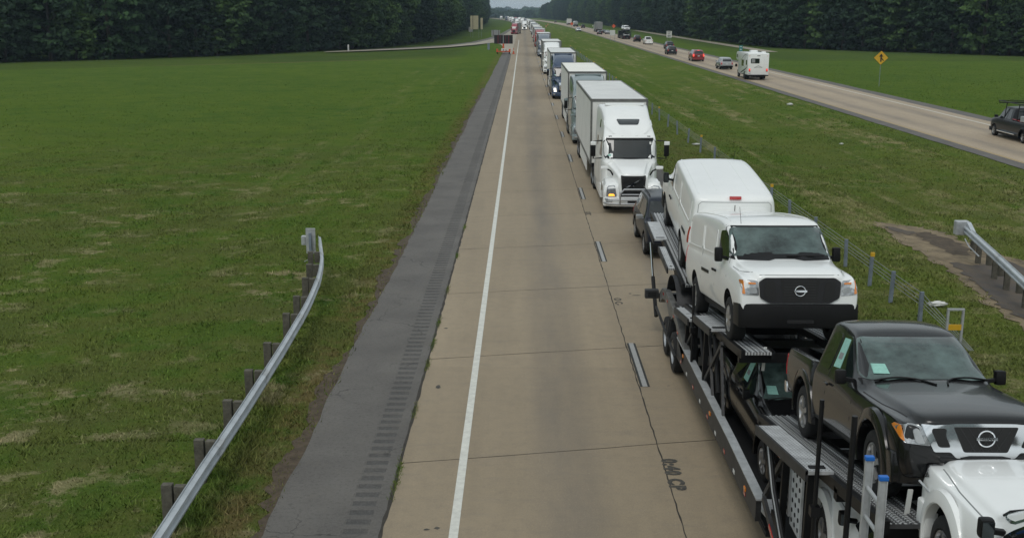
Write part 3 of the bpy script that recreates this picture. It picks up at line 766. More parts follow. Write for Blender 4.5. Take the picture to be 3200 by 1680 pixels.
DIRS = {'front': (Vector((0, -1, 0)), lambda u, w: Vector((u, 9, w))), 'rear': (Vector((0, 1, 0)), lambda u, w: Vector((u, -9, w))),
        'right': (Vector((-1, 0, 0)), lambda u, w: Vector((5, u, w))), 'left': (Vector((1, 0, 0)), lambda u, w: Vector((-5, u, w))),
        'top': (Vector((0, 0, -1)), lambda u, w: Vector((u, w, 9)))}
def patch(name, bvh, side, poly, m, parent, off=.006, grid=.12, rc=.04, thick=.02, mirror=False, smooth=True, ms=None):
    """a panel (window, lamp, grille, gap) laid on the body surface, seen from one side, with a rim going back into the body"""
    poly = rounded(poly, rc); d, fn = DIRS[side]
    bm = bmesh.new(); vs = [bm.verts.new((u, w, 0)) for u, w in poly]
    try: bm.faces.new(vs)
    except Exception: bm.free(); return None
    us = [p[0] for p in poly]; ws_ = [p[1] for p in poly]
    for ax, lo, hi in ((0, min(us), max(us)), (1, min(ws_), max(ws_))):
        k = max(1, int((hi - lo) / grid))
        for i in range(1, k):
            c = lo + (hi - lo) * i / k; co = (c, 0, 0) if ax == 0 else (0, c, 0); no = (1, 0, 0) if ax == 0 else (0, 1, 0)
            bmesh.ops.bisect_plane(bm, geom=bm.verts[:] + bm.edges[:] + bm.faces[:], plane_co=co, plane_no=no)
    bmesh.ops.triangulate(bm, faces=[f for f in bm.faces if len(f.verts) > 4])
    cu = sum(us) / len(us); cw = sum(ws_) / len(ws_); ok = []; bad = []
    for v in bm.verts:
        u0, w0 = v.co.x, v.co.y; hit = None
        for k in range(14):                                        # rays off the edge of the body slide inwards
            t = k / 14; o = fn(u0 + (cu - u0) * t, w0 + (cw - w0) * t); h, nr, _, _ = bvh.ray_cast(o, d)
            if h is not None:
                if nr.dot(d) > 0: nr = -nr
                if -nr.dot(d) > .10: hit = (h, nr); break
        if hit: v.co = hit[0] + hit[1] * off; ok.append(v.co.copy())
        else: bad.append((v, o))
    if not ok: bm.free(); return None
    for v, o in bad: v.co = min(ok, key=lambda c: (c - o - d * ((c - o).dot(d))).length)
    be = [e for e in bm.edges if len(e.link_faces) == 1]
    r = bmesh.ops.extrude_edge_only(bm, edges=be)
    for e in r['geom']:
        if isinstance(e, bmesh.types.BMVert): e.co += d * (off + thick)
    bmesh.ops.recalc_face_normals(bm, faces=bm.faces)
    c0 = bm.faces[:][0]
    me = bpy.data.meshes.new(name); bm.to_mesh(me); bm.free(); me.materials.append(m)
    if smooth: auto_smooth(me, R(35))
    o = new_obj(name, me, parent)
    if mirror:
        me2 = me.copy(); me2.transform(Matrix.Diagonal((-1, 1, 1, 1))); me2.flip_normals(); new_obj(name, me2, parent)
    return o
def line_poly(pts, w):
    """a polyline thickened to a thin polygon"""
    L_ = []; R_ = []
    for i, p in enumerate(pts):
        a = Vector(pts[max(0, i - 1)]); b = Vector(pts[min(len(pts) - 1, i + 1)]); d = (b - a).normalized(); n = Vector((-d.y, d.x)) * w / 2
        L_.append((p[0] + n.x, p[1] + n.y)); R_.append((p[0] - n.x, p[1] - n.y))
    return L_ + R_[::-1]
def wheel(parent, x, y, r, w, side, rim=None, spokes=5, rimr=None, lip=.0, dish=.03, dual=False, z=None, hubm=None):
    """wheel centred at x (outer face), side=+1 right/-1 left"""
    rimr = rimr or r * .62; rm = rim or M['rim']; z = r if z is None else z
    mb = MB(); s = side; xo = 0
    mb.lathe([(-w * s, rimr), (-w * s, r * .94), (-w * .85 * s, r), (-w * .15 * s, r), (-.015 * s, r * .965), (0, r * .88), (0.004 * s, rimr * 1.08), (-.02 * s, rimr)], (x, y, z), 'x', 32)
    t = mb.build('wheel', M['tyre'], parent, smooth=True)
    mb = MB(); mb.lathe([(-.02 * s, rimr * 1.0), (-.004 * s, rimr * .99), (-.008 * s, rimr * .93), (-.05 * s, rimr * .86), (-.06 * s, .02)], (x, y, z), 'x', 28)
    if spokes:
        for k in range(spokes):
            a = k * 2 * math.pi / spokes + .3; c, si = math.cos(a), math.sin(a)
            mb.bar((x - .02 * s, y + c * .06, z + si * .06), (x - .015 * s, y + c * rimr * .9, z + si * rimr * .9), rimr * .3, .03, up=(1, 0, 0))
        mb.cyl((x - .06 * s, y, z), (x - .005 * s, y, z), rimr * .24, 14)
    mb.build('rim', rm, t, smooth=True)
    if spokes:                                  # dark openings between the spokes
        mb = MB(); mb.lathe([(-.047 * s, rimr * .84), (-.047 * s, rimr * .3)], (x, y, z), 'x', 24); mb.build('brake_disc', M['dark'], t)
    return t
def arch_cutter(x0, x1, y, z, r):
    mb = MB(); mb.cyl((x0, y, z), (x1, y, z), r, 32); return mb.build('c', M['dark'])
def flare(parent, y, z, r0, r1, x_in, x_out, m, bvh=None, a0=-12, a1=192, n=22, name='wheel_arch_flare'):
    """fender lip: a swollen arch band around a wheel, on both sides"""
    for s in (1, -1):
        V = []; F = []; k = 0
        for i in range(n + 1):
            a = R(a0 + (a1 - a0) * i / n); c, si = math.cos(a), math.sin(a)
            for rr, xx in ((r0 - .004, x_in - .06), (r0, x_out - .012), (r0 + .012, x_out), (r0 + (r1 - r0) * .45, x_out - .004), (r1 - .01, (x_in + x_out) / 2), (r1, x_in - .03)):
                V.append((s * xx, y + c * rr, z + si * rr))
            if i:
                for q in range(5): F.append(((i - 1) * 6 + q, (i - 1) * 6 + q + 1, i * 6 + q + 1, i * 6 + q))
        mb = MB(); mb.add(V, F); mb.build(name, m, parent, smooth=True)
def mirror_part(parent, x, y, z, s, m, w=.20, h=.20, d=.13, chrome=True, stalk=.1, arm=True):
    mb = MB(); mb.box((s * (x + w / 2), y, z), (w, d, h))
    o = mb.build('mirror', m, parent, bevel=.035, smooth=True)
    mb = MB(); mb.bar((s * (x - stalk), y, z - h * .25), (s * (x + .03), y, z - h * .15), .06, .05); mb.build('mirror_arm', m, o, bevel=.01)
    mb = MB(); mb.box((s * (x + w / 2), y - d / 2 - .002, z), (w * .82, .006, h * .82)); mb.build('mirror_glass', M['mglass'], o, bevel=.003)
    return o

def ring_badge(parent, bvh, y_side, z, r, word, m, tilt=0, yoff=0, wordm=None, bar=True):
    """round chrome badge with a name bar across it"""
    h, nr, _, _ = bvh.ray_cast(Vector((0, 9, z)), Vector((0, -1, 0)))
    y = (h.y if h else 0) + yoff
    mb = MB(); n = 40
    pts = [(r * 1.04 * math.cos(2 * math.pi * k / n), y, z + r * math.sin(2 * math.pi * k / n)) for k in range(n + 1)]
    mb.tube(pts, r * .12, 8, caps=False)
    if bar: mb.bb(-r * 1.32, r * 1.32, y - .004, y + .02, z - r * .2, z + r * .2)
    b = mb.build('badge', m, parent, smooth=True)
    if word: text_mesh('badge_lettering', word, r * .42, wordm or M['signblack'], (0, y + .021, z), (R(90), 0, R(180)), b, extrude=.001, sx=1.25, offset=.001)
    return b

# ---------------------------------------------------------------- pickup (King-cab proportions, about 5.2 m)
def make_pickup(name, label, paint, loc, rz, rx=0, group=None, scale=1, interior_paper=True, seam=None, detail=True):
    e = empty(name, label, 'pickup truck', loc, rz, group, rx, scale)
    seam = seam or M['seam']
    FY, RY, WR = 1.72, -1.47, .37
    S_ = [  # y, zb, wb, wm, zs, ws, zt, wt
        sec(2.57, .46, .70, .76, .86, .72, .96, .52, .05, .01),
        sec(2.555, .40, .78, .84, .94, .80, 1.015, .60, .06, .015),
        sec(2.45, .36, .86, .90, .98, .86, 1.055, .70, .06, .025),
        sec(2.0, .36, .88, .915, .99, .865, 1.105, .74, .07, .035),
        sec(1.4, .38, .89, .915, 1.01, .86, 1.135, .73, .07, .04),
        sec(1.00, .38, .89, .91, 1.03, .86, 1.155, .73, .07, .04),
        sec(.90, .38, .89, .91, 1.04, .865, 1.175, .74, .07, .035),
        sec(.55, .38, .89, .91, 1.055, .87, 1.40, .70, .07, .03),
        sec(.14, .38, .89, .91, 1.065, .875, 1.655, .645, .08, .025),
        sec(-.02, .38, .89, .91, 1.07, .875, 1.70, .635, .09, .03),
        sec(-.40, .38, .89, .91, 1.07, .875, 1.74, .63, .09, .03),
        sec(-.85, .38, .89, .91, 1.07, .875, 1.725, .62, .09, .03),
        sec(-.95, .38, .89, .91, 1.07, .875, 1.70, .62, .08, .02),
        sec(-1.00, .40, .88, .90, 1.06, .865, 1.66, .62, .07, .02)]
    cab = loft(S_, 2)
    B_ = [sec(-1.03, .42, .86, .905, 1.06, .875, 1.13, .83, .03, 0), sec(-1.06, .42, .87, .91, 1.08, .885, 1.15, .85, .03, 0),
          sec(-1.6, .42, .87, .915, 1.09, .89, 1.16, .855, .03, 0), sec(-2.3, .46, .87, .91, 1.09, .885, 1.16, .85, .03, 0),
          sec(-2.54, .48, .86, .90, 1.09, .87, 1.16, .84, .03, 0), sec(-2.60, .50, .84, .88, 1.08, .85, 1.14, .82, .03, 0)]
    bed = loft(B_, 2)
    mats = [paint, M['trim'] if paint is not M['white'] else M['dark']]
    cutters = [arch_cutter(s * .50, s * 1.2, FY, WR + .03, .475) for s in (1, -1)]
    cab = cut(cab, cutters, mats); auto_smooth(cab, R(30))
    cutters = [arch_cutter(s * .50, s * 1.2, RY - .02, WR + .04, .47) for s in (1, -1)]
    mb = MB(); mb.bb(-.775, .775, -2.50, -1.09, .70, 1.6); cutters.append(mb.build('c', M['dark']))
    bed = cut(bed, cutters, mats); auto_smooth(bed, R(30))
    body = new_obj('body', cab, e); bedo = new_obj('cargo_bed', bed, e)
    bv = bvh_of(cab, bed)
    flare(e, FY, WR + .03, .455, .60, .90, .955, paint, name='front_fender'); flare(e, RY - .02, WR + .04, .455, .575, .895, .935, paint, name='rear_fender')
    # glass
    def P(name, b_, side, poly, *a, **k):
        if name in ('grille_surround', 'grille_mesh', 'grille_wire', 'grille_side_vent', 'headlight', 'turn_signal', 'lamp_reflector'): poly = [(q[0], q[1] + .055) for q in poly]
        return patch(name, b_, side, poly, *a, **k)
    ws = P('windshield', bv, 'front', [(-.76, 1.185), (.76, 1.185), (.625, 1.62), (-.625, 1.62)], M['glassg'], e, rc=.06, off=.006)
    if interior_paper: P('cowl', bv, 'front', [(-.84, 1.12), (.84, 1.12), (.82, 1.185), (-.82, 1.185)], M['trim'], e, off=.004, rc=.02)
    for s in (1, -1):
        sd = 'right' if s > 0 else 'left'
        w = P('door_window', bv, sd, [(.60, 1.10), (-.28, 1.11), (-.26, 1.60), (.04, 1.60), (.52, 1.20)], M['glass'], e, rc=.05)
        w2 = P('quarter_window', bv, sd, [(-.36, 1.12), (-.84, 1.14), (-.78, 1.58), (-.36, 1.60)], M['glass'], e, rc=.07)
        if detail:
            if s > 0 and interior_paper:
                P('window_paper', bv, sd, [(.05, 1.20), (-.22, 1.19), (-.22, 1.56), (.0, 1.56)], M['paper'], w, off=.010, rc=0)
                P('window_paper', bv, sd, [(-.02, 1.30), (-.17, 1.30), (-.17, 1.38), (-.02, 1.38)], M['seamw'], w, off=.013, rc=0)
            P('door_gap', bv, sd, line_poly([(.80, .50), (.83, .9), (.72, 1.08), (.62, 1.12)], .011), seam, e, off=.002, rc=0, thick=.004, grid=.2)
            P('door_gap', bv, sd, line_poly([(-.31, .44), (-.31, 1.66)], .011), seam, e, off=.002, rc=0, thick=.004, grid=.2)
            P('sill_trim', bv, sd, line_poly([(1.2, .435), (-1.0, .435)], .05), M['trim'], e, off=.006, rc=0, thick=.01)
            mb = MB(); mb.box((s * .925, -.20, .97), (.035, .16, .035)); mb.build('door_handle', paint, e, bevel=.01, smooth=True)
            P('fuel_flap', bv, sd, line_poly([(-1.0, .75), (-1.0, 1.1)], .012), seam, e, off=.002, rc=0, thick=.004) 
    P('rear_window', bv, 'rear', [(-.60, 1.14), (.60, 1.14), (.53, 1.60), (-.53, 1.60)], M['glass'], e, rc=.06)
    if detail and interior_paper:
        P('dash_card', bv, 'front', [(.44, 1.235), (.62, 1.235), (.61, 1.33), (.45, 1.33)], M['paper'], ws, off=.022, rc=0)
    if detail:
        for s in (-1, 1):                                       # wipers
            pts = []
            for t in range(9):
                x = .1 * s + .0 + (-.62 * t / 8 if s < 0 else -.62 * t / 8) + (.0 if s < 0 else .55)
                zz = 1.178 + .035 * math.sin(t / 8 * 3.1); h, nr, _, _ = bv.ray_cast(Vector((x, 9, zz)), Vector((0, -1, 0)))
                if h: pts.append(h + Vector((0, .022, .008)))
            if len(pts) > 2:
                mb = MB(); mb.tube(pts, .011, 6); mb.build('wiper', M['trim'], e)
        # bonnet shut lines and centre bulge edges
        for s in (1, -1):
            P('bonnet_gap', bv, 'top', line_poly([(s * .73, 2.32), (s * .79, 1.7), (s * .80, 1.0)], .012), seam, e, off=.002, rc=0, thick=.004, grid=.15)
    # front end: lamps, three-part chrome grille, bumper
    P('grille_surround', bv, 'front', [(-.53, .63), (-.36, .63), (-.30, .565), (.30, .565), (.36, .63), (.53, .63), (.665, .90), (.30, .925), (-.30, .925), (-.665, .90)], M['chrome'], e, off=.022, rc=.02, thick=.05)
    g = P('grille_mesh', bv, 'front', [(-.225, .63), (.225, .63), (.335, .895), (-.335, .895)], M['signblack'], e, off=.027, rc=.02)
    for k in range(7):
        for s in (1, -1):
            x0 = -.34 + k * .09
            P('grille_wire', bv, 'front', line_poly([(s * x0, .64), (s * (x0 + .16), .89)], .006), M['steel'], g, off=.030, rc=0, thick=.003) if abs(x0 + .16) < .33 and abs(x0) < .24 else None
    for s in (1, -1):
        P('grille_side_vent', bv, 'front', [(s * .36, .68), (s * .485, .68), (s * .56, .85), (s * .545, .875), (s * .405, .88), (s * .415, .80)], M['signblack'], e, off=.027, rc=.03)
        hl = P('headlight', bv, 'front', [(s * .56, .69), (s * .83, .72), (s * .87, .875), (s * .77, .91), (s * .66, .895)], M['head'], e, off=.012, rc=.03)
        paint is M['white'] or P('turn_signal', bv, 'front', [(s * .82, .73), (s * .85, .76), (s * .87, .885), (s * .83, .895)], M['amber'], hl, off=.016, rc=.02)
        P('lamp_reflector', bv, 'front', [(s * .62, .71), (s * .72, .725), (s * .75, .86), (s * .69, .87)], M['alu'], hl, off=.017, rc=.03)
        mb = MB(); mb.lathe([(0, .075), (.012, .085), (.012, .06), (-.02, .05), (-.02, .0)], (s * .60, 2.50, .50), 'y', 20); mb.build('fog_lamp', M['dark'], e, smooth=True)
        mirror_part(e, .90, .62, 1.18, s, M['trim'], .13, .18, .11)
    ring_badge(e, bv, 'front', .832, .082, 'NISSAN', M['chrome'], yoff=.034)
    # bumper
    mb = MB(); n = 12; poly = []
    for i in range(n + 1):
        x = -.93 + 1.86 * i / n; poly.append((x, 2.60 - .17 * abs(x / .93) ** 2.4))
    poly += [(.93, 2.15), (.80, 2.15), (.80, 2.2), (-.80, 2.2), (-.80, 2.15), (-.93, 2.15)]
    mb.prism(poly, 'z', .32, .655); bump = mb.build('front_bumper', M['black'] if paint is not M['white'] else paint, e, bevel=.03, smooth=True)
    mb = MB(); mb.prism([(p[0] * .62, p[1] + .012) for p in poly[:n + 1]] + [(.5, 2.3), (-.5, 2.3)], 'z', .345, .44); mb.build('air_intake', M['dark'], bump, bevel=.01)
    # rear: tailgate gap, lamps, chrome bumper
    for s in (1, -1):
        P('tail_light', bv, 'rear', [(s * .70, .72), (s * .86, .72), (s * .865, 1.07), (s * .76, 1.07)], M['redlens'], e, off=.012, rc=.02)
        P('tail_light', bv, 'right' if s > 0 else 'left', [(-2.47, .76), (-2.58, .76), (-2.575, 1.06), (-2.49, 1.06)], M['redlens'], e, off=.010, rc=.02)
    mb = MB(); mb.bb(-.88, .88, -2.74, -2.58, .46, .64); mb.build('rear_bumper', M['chrome'], e, bevel=.03, smooth=True)
    mb = MB(); mb.bb(-.76, .76, -2.49, -1.10, .68, .705)
    for k in range(12): mb.bb(-.74 + k * .127, -.68 + k * .127, -2.49, -1.10, .705, .72)
    for k in range(5):
        for s in (1, -1): mb.bb(s * .755, s * .775, -2.49, -1.1, .76 + k * .075, .785 + k * .075)
    mb.build('bed_liner', M['trim'], bedo)
    mb = MB(); mb.bb(-.70, .70, -2.4, 2.2, .26, .42); mb.bb(-.05, .05, FY - .04, FY + .04, .2, .5)
    mb.cyl((-.75, FY, WR), (.75, FY, WR), .05, 10); mb.cyl((-.75, RY, WR), (.75, RY, WR), .06, 10); mb.build('underbody', M['dark'], e)
    for s in (1, -1):
        wheel(e, s * .905, FY, WR, .24, s, spokes=5, rimr=.23); wheel(e, s * .905, RY, WR, .24, s, spokes=5, rimr=.23)
    return e

M['grillegrey'] = mat('grey_black_grille_plastic', (.016, .016, .018), .5, noise=(9, .2))
# ---------------------------------------------------------------- tall-nosed cargo van, about 6.1 m
def make_van(name, label, paint, loc, rz, rx=0, group=None, scale=1):
    e = empty(name, label, 'cargo van', loc, rz, group, rx, scale)
    FY, RY, WR = 2.08, -1.62, .385
    S_ = [sec(3.06, .60, .87, .92, 1.06, .86, 1.17, .64, .06, .01),
          sec(3.045, .56, .93, .975, 1.13, .925, 1.235, .72, .07, .015),
          sec(2.90, .48, .955, 1.0, 1.19, .95, 1.29, .77, .08, .03),
          sec(2.45, .46, .96, 1.01, 1.23, .95, 1.345, .82, .08, .035),
          sec(2.02, .46, .965, 1.01, 1.255, .955, 1.38, .84, .08, .035),
          sec(1.90, .46, .965, 1.01, 1.265, .96, 1.41, .845, .08, .03),
          sec(1.58, .46, .965, 1.01, 1.28, .965, 1.64, .86, .09, .03),
          sec(1.12, .46, .965, 1.01, 1.30, .97, 1.985, .86, .10, .03),
          sec(.95, .46, .965, 1.01, 1.30, .975, 2.04, .88, .12, .035),
          sec(.50, .46, .965, 1.01, 1.30, .98, 2.09, .90, .13, .04),
          sec(-.6, .46, .965, 1.01, 1.30, .98, 2.10, .91, .13, .045),
          sec(-1.9, .46, .965, 1.01, 1.30, .98, 2.09, .91, .13, .04),
          sec(-2.75, .46, .96, 1.005, 1.30, .975, 2.06, .90, .12, .035),
          sec(-2.98, .48, .95, .99, 1.30, .96, 2.02, .87, .11, .03),
          sec(-3.05, .52, .92, .96, 1.28, .93, 1.93, .83, .10, .02)]
    me = loft(S_, 2)
    cutters = [arch_cutter(s * .6, s * 1.3, yy_, WR + .05, .48) for s in (1, -1) for yy_ in (FY, RY)]
    me = cut(me, cutters, [paint, M['dark']]); auto_smooth(me, R(30)); new_obj('body', me, e); bv = bvh_of(me)
    P = lambda *a, **k: patch(*a, **k); sm = M['seamw']
    P('windshield_frame', bv, 'front', [(-.92, 1.40), (.92, 1.40), (.85, 1.965), (-.85, 1.965)], M['trim'], e, rc=.07, off=.005)
    P('windshield', bv, 'front', [(-.885, 1.455), (.885, 1.455), (.82, 1.93), (-.82, 1.93)], M['glassg'], e, rc=.07, off=.012)
    P('hood_gap', bv, 'front', line_poly([(-.66, 1.235), (.66, 1.235)], .010), sm, e, off=.002, rc=0, thick=.004)
    for s in (1, -1):
        sd = 'right' if s > 0 else 'left'
        P('door_window', bv, sd, [(1.64, 1.36), (.78, 1.36), (.80, 1.86), (1.12, 1.88), (1.36, 1.72)], M['glass'], e, rc=.06)
        P('door_gap', bv, sd, line_poly([(1.78, .56), (1.80, 1.1), (1.72, 1.34), (1.2, 1.96), (.70, 1.97), (.70, .56)], .011), sm, e, off=.002, rc=0, thick=.004, grid=.25)
        P('side_panel_crease', bv, sd, rounded([(.55, 1.42), (-.9, 1.42), (-.9, 1.90), (.55, 1.90)], .08), paint, e, off=-.002, rc=0, thick=.0)
        for a, b, c in ((.52, -.82, 1.40), (-.95, -2.75, 1.40)):
            P('panel_crease', bv, sd, line_poly([(a, 1.86), (a, c + .06), (a - .06, c), (b + .06, c), (b, c + .06), (b, 1.86)], .022), paint, e, off=.010, rc=0, thick=.012, grid=.25)
        P('side_rub_strip', bv, sd, [(.1, .99), (-.72, .99), (-.72, 1.05), (.1, 1.05)] if s > 0 else [(-1.9, 1.02), (-2.5, 1.02), (-2.5, 1.09), (-1.9, 1.09)], M['trim'], e, off=.010, rc=.01)
        P('door_gap', bv, sd, line_poly([(-.86, .56), (-.86, 1.95)], .010), sm, e, off=.002, rc=0, thick=.004, grid=.25)
        for yh in (.82, .58):
            mb = MB(); mb.box((s * 1.018, yh, 1.12), (.03, .13, .045)); mb.build('door_handle', M['trim'], e, bevel=.012, smooth=True)
        P('tail_light', bv, sd, [(-2.88, .98), (-2.98, .98), (-2.965, 1.34), (-2.90, 1.34)], M['redlens'], e, off=.012, rc=.03)
        # headlamps
        hl = P('headlight', bv, 'front', [(s * .67, .90), (s * .945, .92), (s * .955, 1.15), (s * .70, 1.145)], M['head'], e, off=.014, rc=.03)
        P('turn_signal', bv, 'front', [(s * .90, .925), (s * .945, .93), (s * .955, 1.145), (s * .915, 1.14)], M['amber'], hl, off=.018, rc=.01)
        P('turn_signal', bv, 'front', [(s * .73, 1.085), (s * .85, 1.09), (s * .85, 1.115), (s * .73, 1.11)], M['amber'], hl, off=.018, rc=.01)
        P('lamp_reflector', bv, 'front', [(s * .70, .93), (s * .83, .94), (s * .84, 1.04), (s * .72, 1.03)], M['alu'], hl, off=.018, rc=.05)
        mirror_part(e, .99, 1.42, 1.46, s, M['trim'], .14, .26, .13)
        P('bonnet_gap', bv, 'top', line_poly([(s * .74, 2.84), (s * .88, 2.4), (s * .90, 1.96)], .012), sm, e, off=.002, rc=0, thick=.004, grid=.15)
    # grille mask
    P('grille_frame', bv, 'front', [(-.50, .77), (.50, .77), (.655, .86), (.68, 1.12), (.58, 1.19), (-.58, 1.19), (-.68, 1.12), (-.655, .86)], M['grillegrey'], e, off=.026, rc=.03, thick=.05)
    P('grille_mesh', bv, 'front', [(-.27, .78), (.27, .78), (.32, 1.16), (-.32, 1.16)], M['signblack'], e, off=.032, rc=.02)
    for s in (1, -1):
        P('grille_side_vent', bv, 'front', [(s * .38, .81), (s * .52, .83), (s * .585, .90), (s * .585, 1.13), (s * .42, 1.14)], M['signblack'], e, off=.032, rc=.04)
    for k in range(9):
        P('grille_bar', bv, 'front', line_poly([(-.26, .775 + k * .045), (.26, .775 + k * .045)], .008), M['steel'], e, off=.034, rc=0, thick=.004, grid=.3)
    ring_badge(e, bv, 'front', .975, .082, '', M['chrome'], yoff=.04)
    # black bumper
    n = 14; poly = [(-1.0 + 2.0 * i / n, 3.16 - .16 * abs((-1.0 + 2.0 * i / n)) ** 4) for i in range(n + 1)] + [(1.0, 2.52), (.9, 2.52), (.86, 2.7), (-.86, 2.7), (-.9, 2.52), (-1.0, 2.52)]
    mb = MB(); mb.prism(poly, 'z', .36, .76); b = mb.build('front_bumper', M['trim'], e, bevel=.035, smooth=True)
    mb = MB(); mb.prism([(p[0] * .45, p[1] + .010) for p in poly[:n + 1]] + [(.4, 2.9), (-.4, 2.9)], 'z', .44, .50); mb.build('air_intake', M['dark'], b, bevel=.008)
    mb = MB(); mb.bb(-.95, .95, -3.16, -3.0, .46, .62); mb.build('rear_bumper', M['trim'], e, bevel=.03, smooth=True)
    # roof ribs, rear doors, high brake lamp
    for s in (1, -1):
        P('roof_rib', bv, 'top', line_poly([(s * .74, .95), (s * .76, -2.8)], .03), paint, e, off=.012, rc=0, thick=.015, grid=.4)
        P('roof_rib', bv, 'top', line_poly([(s * .35, .4), (s * .35, -2.6)], .02), paint, e, off=.006, rc=0, thick=.01, grid=.4)
        P('rear_door_panel', bv, 'rear', rounded([(s * .05, 1.15), (s * .80, 1.15), (s * .70, 1.80), (s * .05, 1.80)], .07), paint, e, off=.008, rc=0)
    P('door_gap', bv, 'rear', line_poly([(0, .62), (0, 1.86)], .016), M['seam'], e, off=.004, rc=0, thick=.004)
    P('door_gap', bv, 'rear', line_poly([(-.84, 1.0), (-.79, 1.86), (-.73, 1.92), (.73, 1.92), (.79, 1.86), (.84, 1.0)], .012), sm, e, off=.003, rc=0, thick=.004)
    mb = MB(); mb.box((0, -3.04, 2.02), (.26, .07, .07)); mb.build('brake_light', M['redlens'], e, bevel=.015, smooth=True)
    for x in (-.15, .0): 
        mb = MB(); mb.tube([(x - .55, 1.98 - .03, 1.475), (x - .05, 1.93, 1.47)], .012, 6); mb.build('wiper', M['trim'], e)
    mb = MB(); mb.tube([(.60, 1.1, 2.0), (.60, .95, 2.3)], .004, 5); mb.build('aerial', M['trim'], e)
    mb = MB(); mb.bb(-.85, .85, -2.9, 2.7, .32, .50); mb.build('underbody', M['dark'], e)
    for s in (1, -1):
        for y_ in (FY, RY): wheel(e, s * .99, y_, WR, .25, s, spokes=7, rimr=.235)
    return e
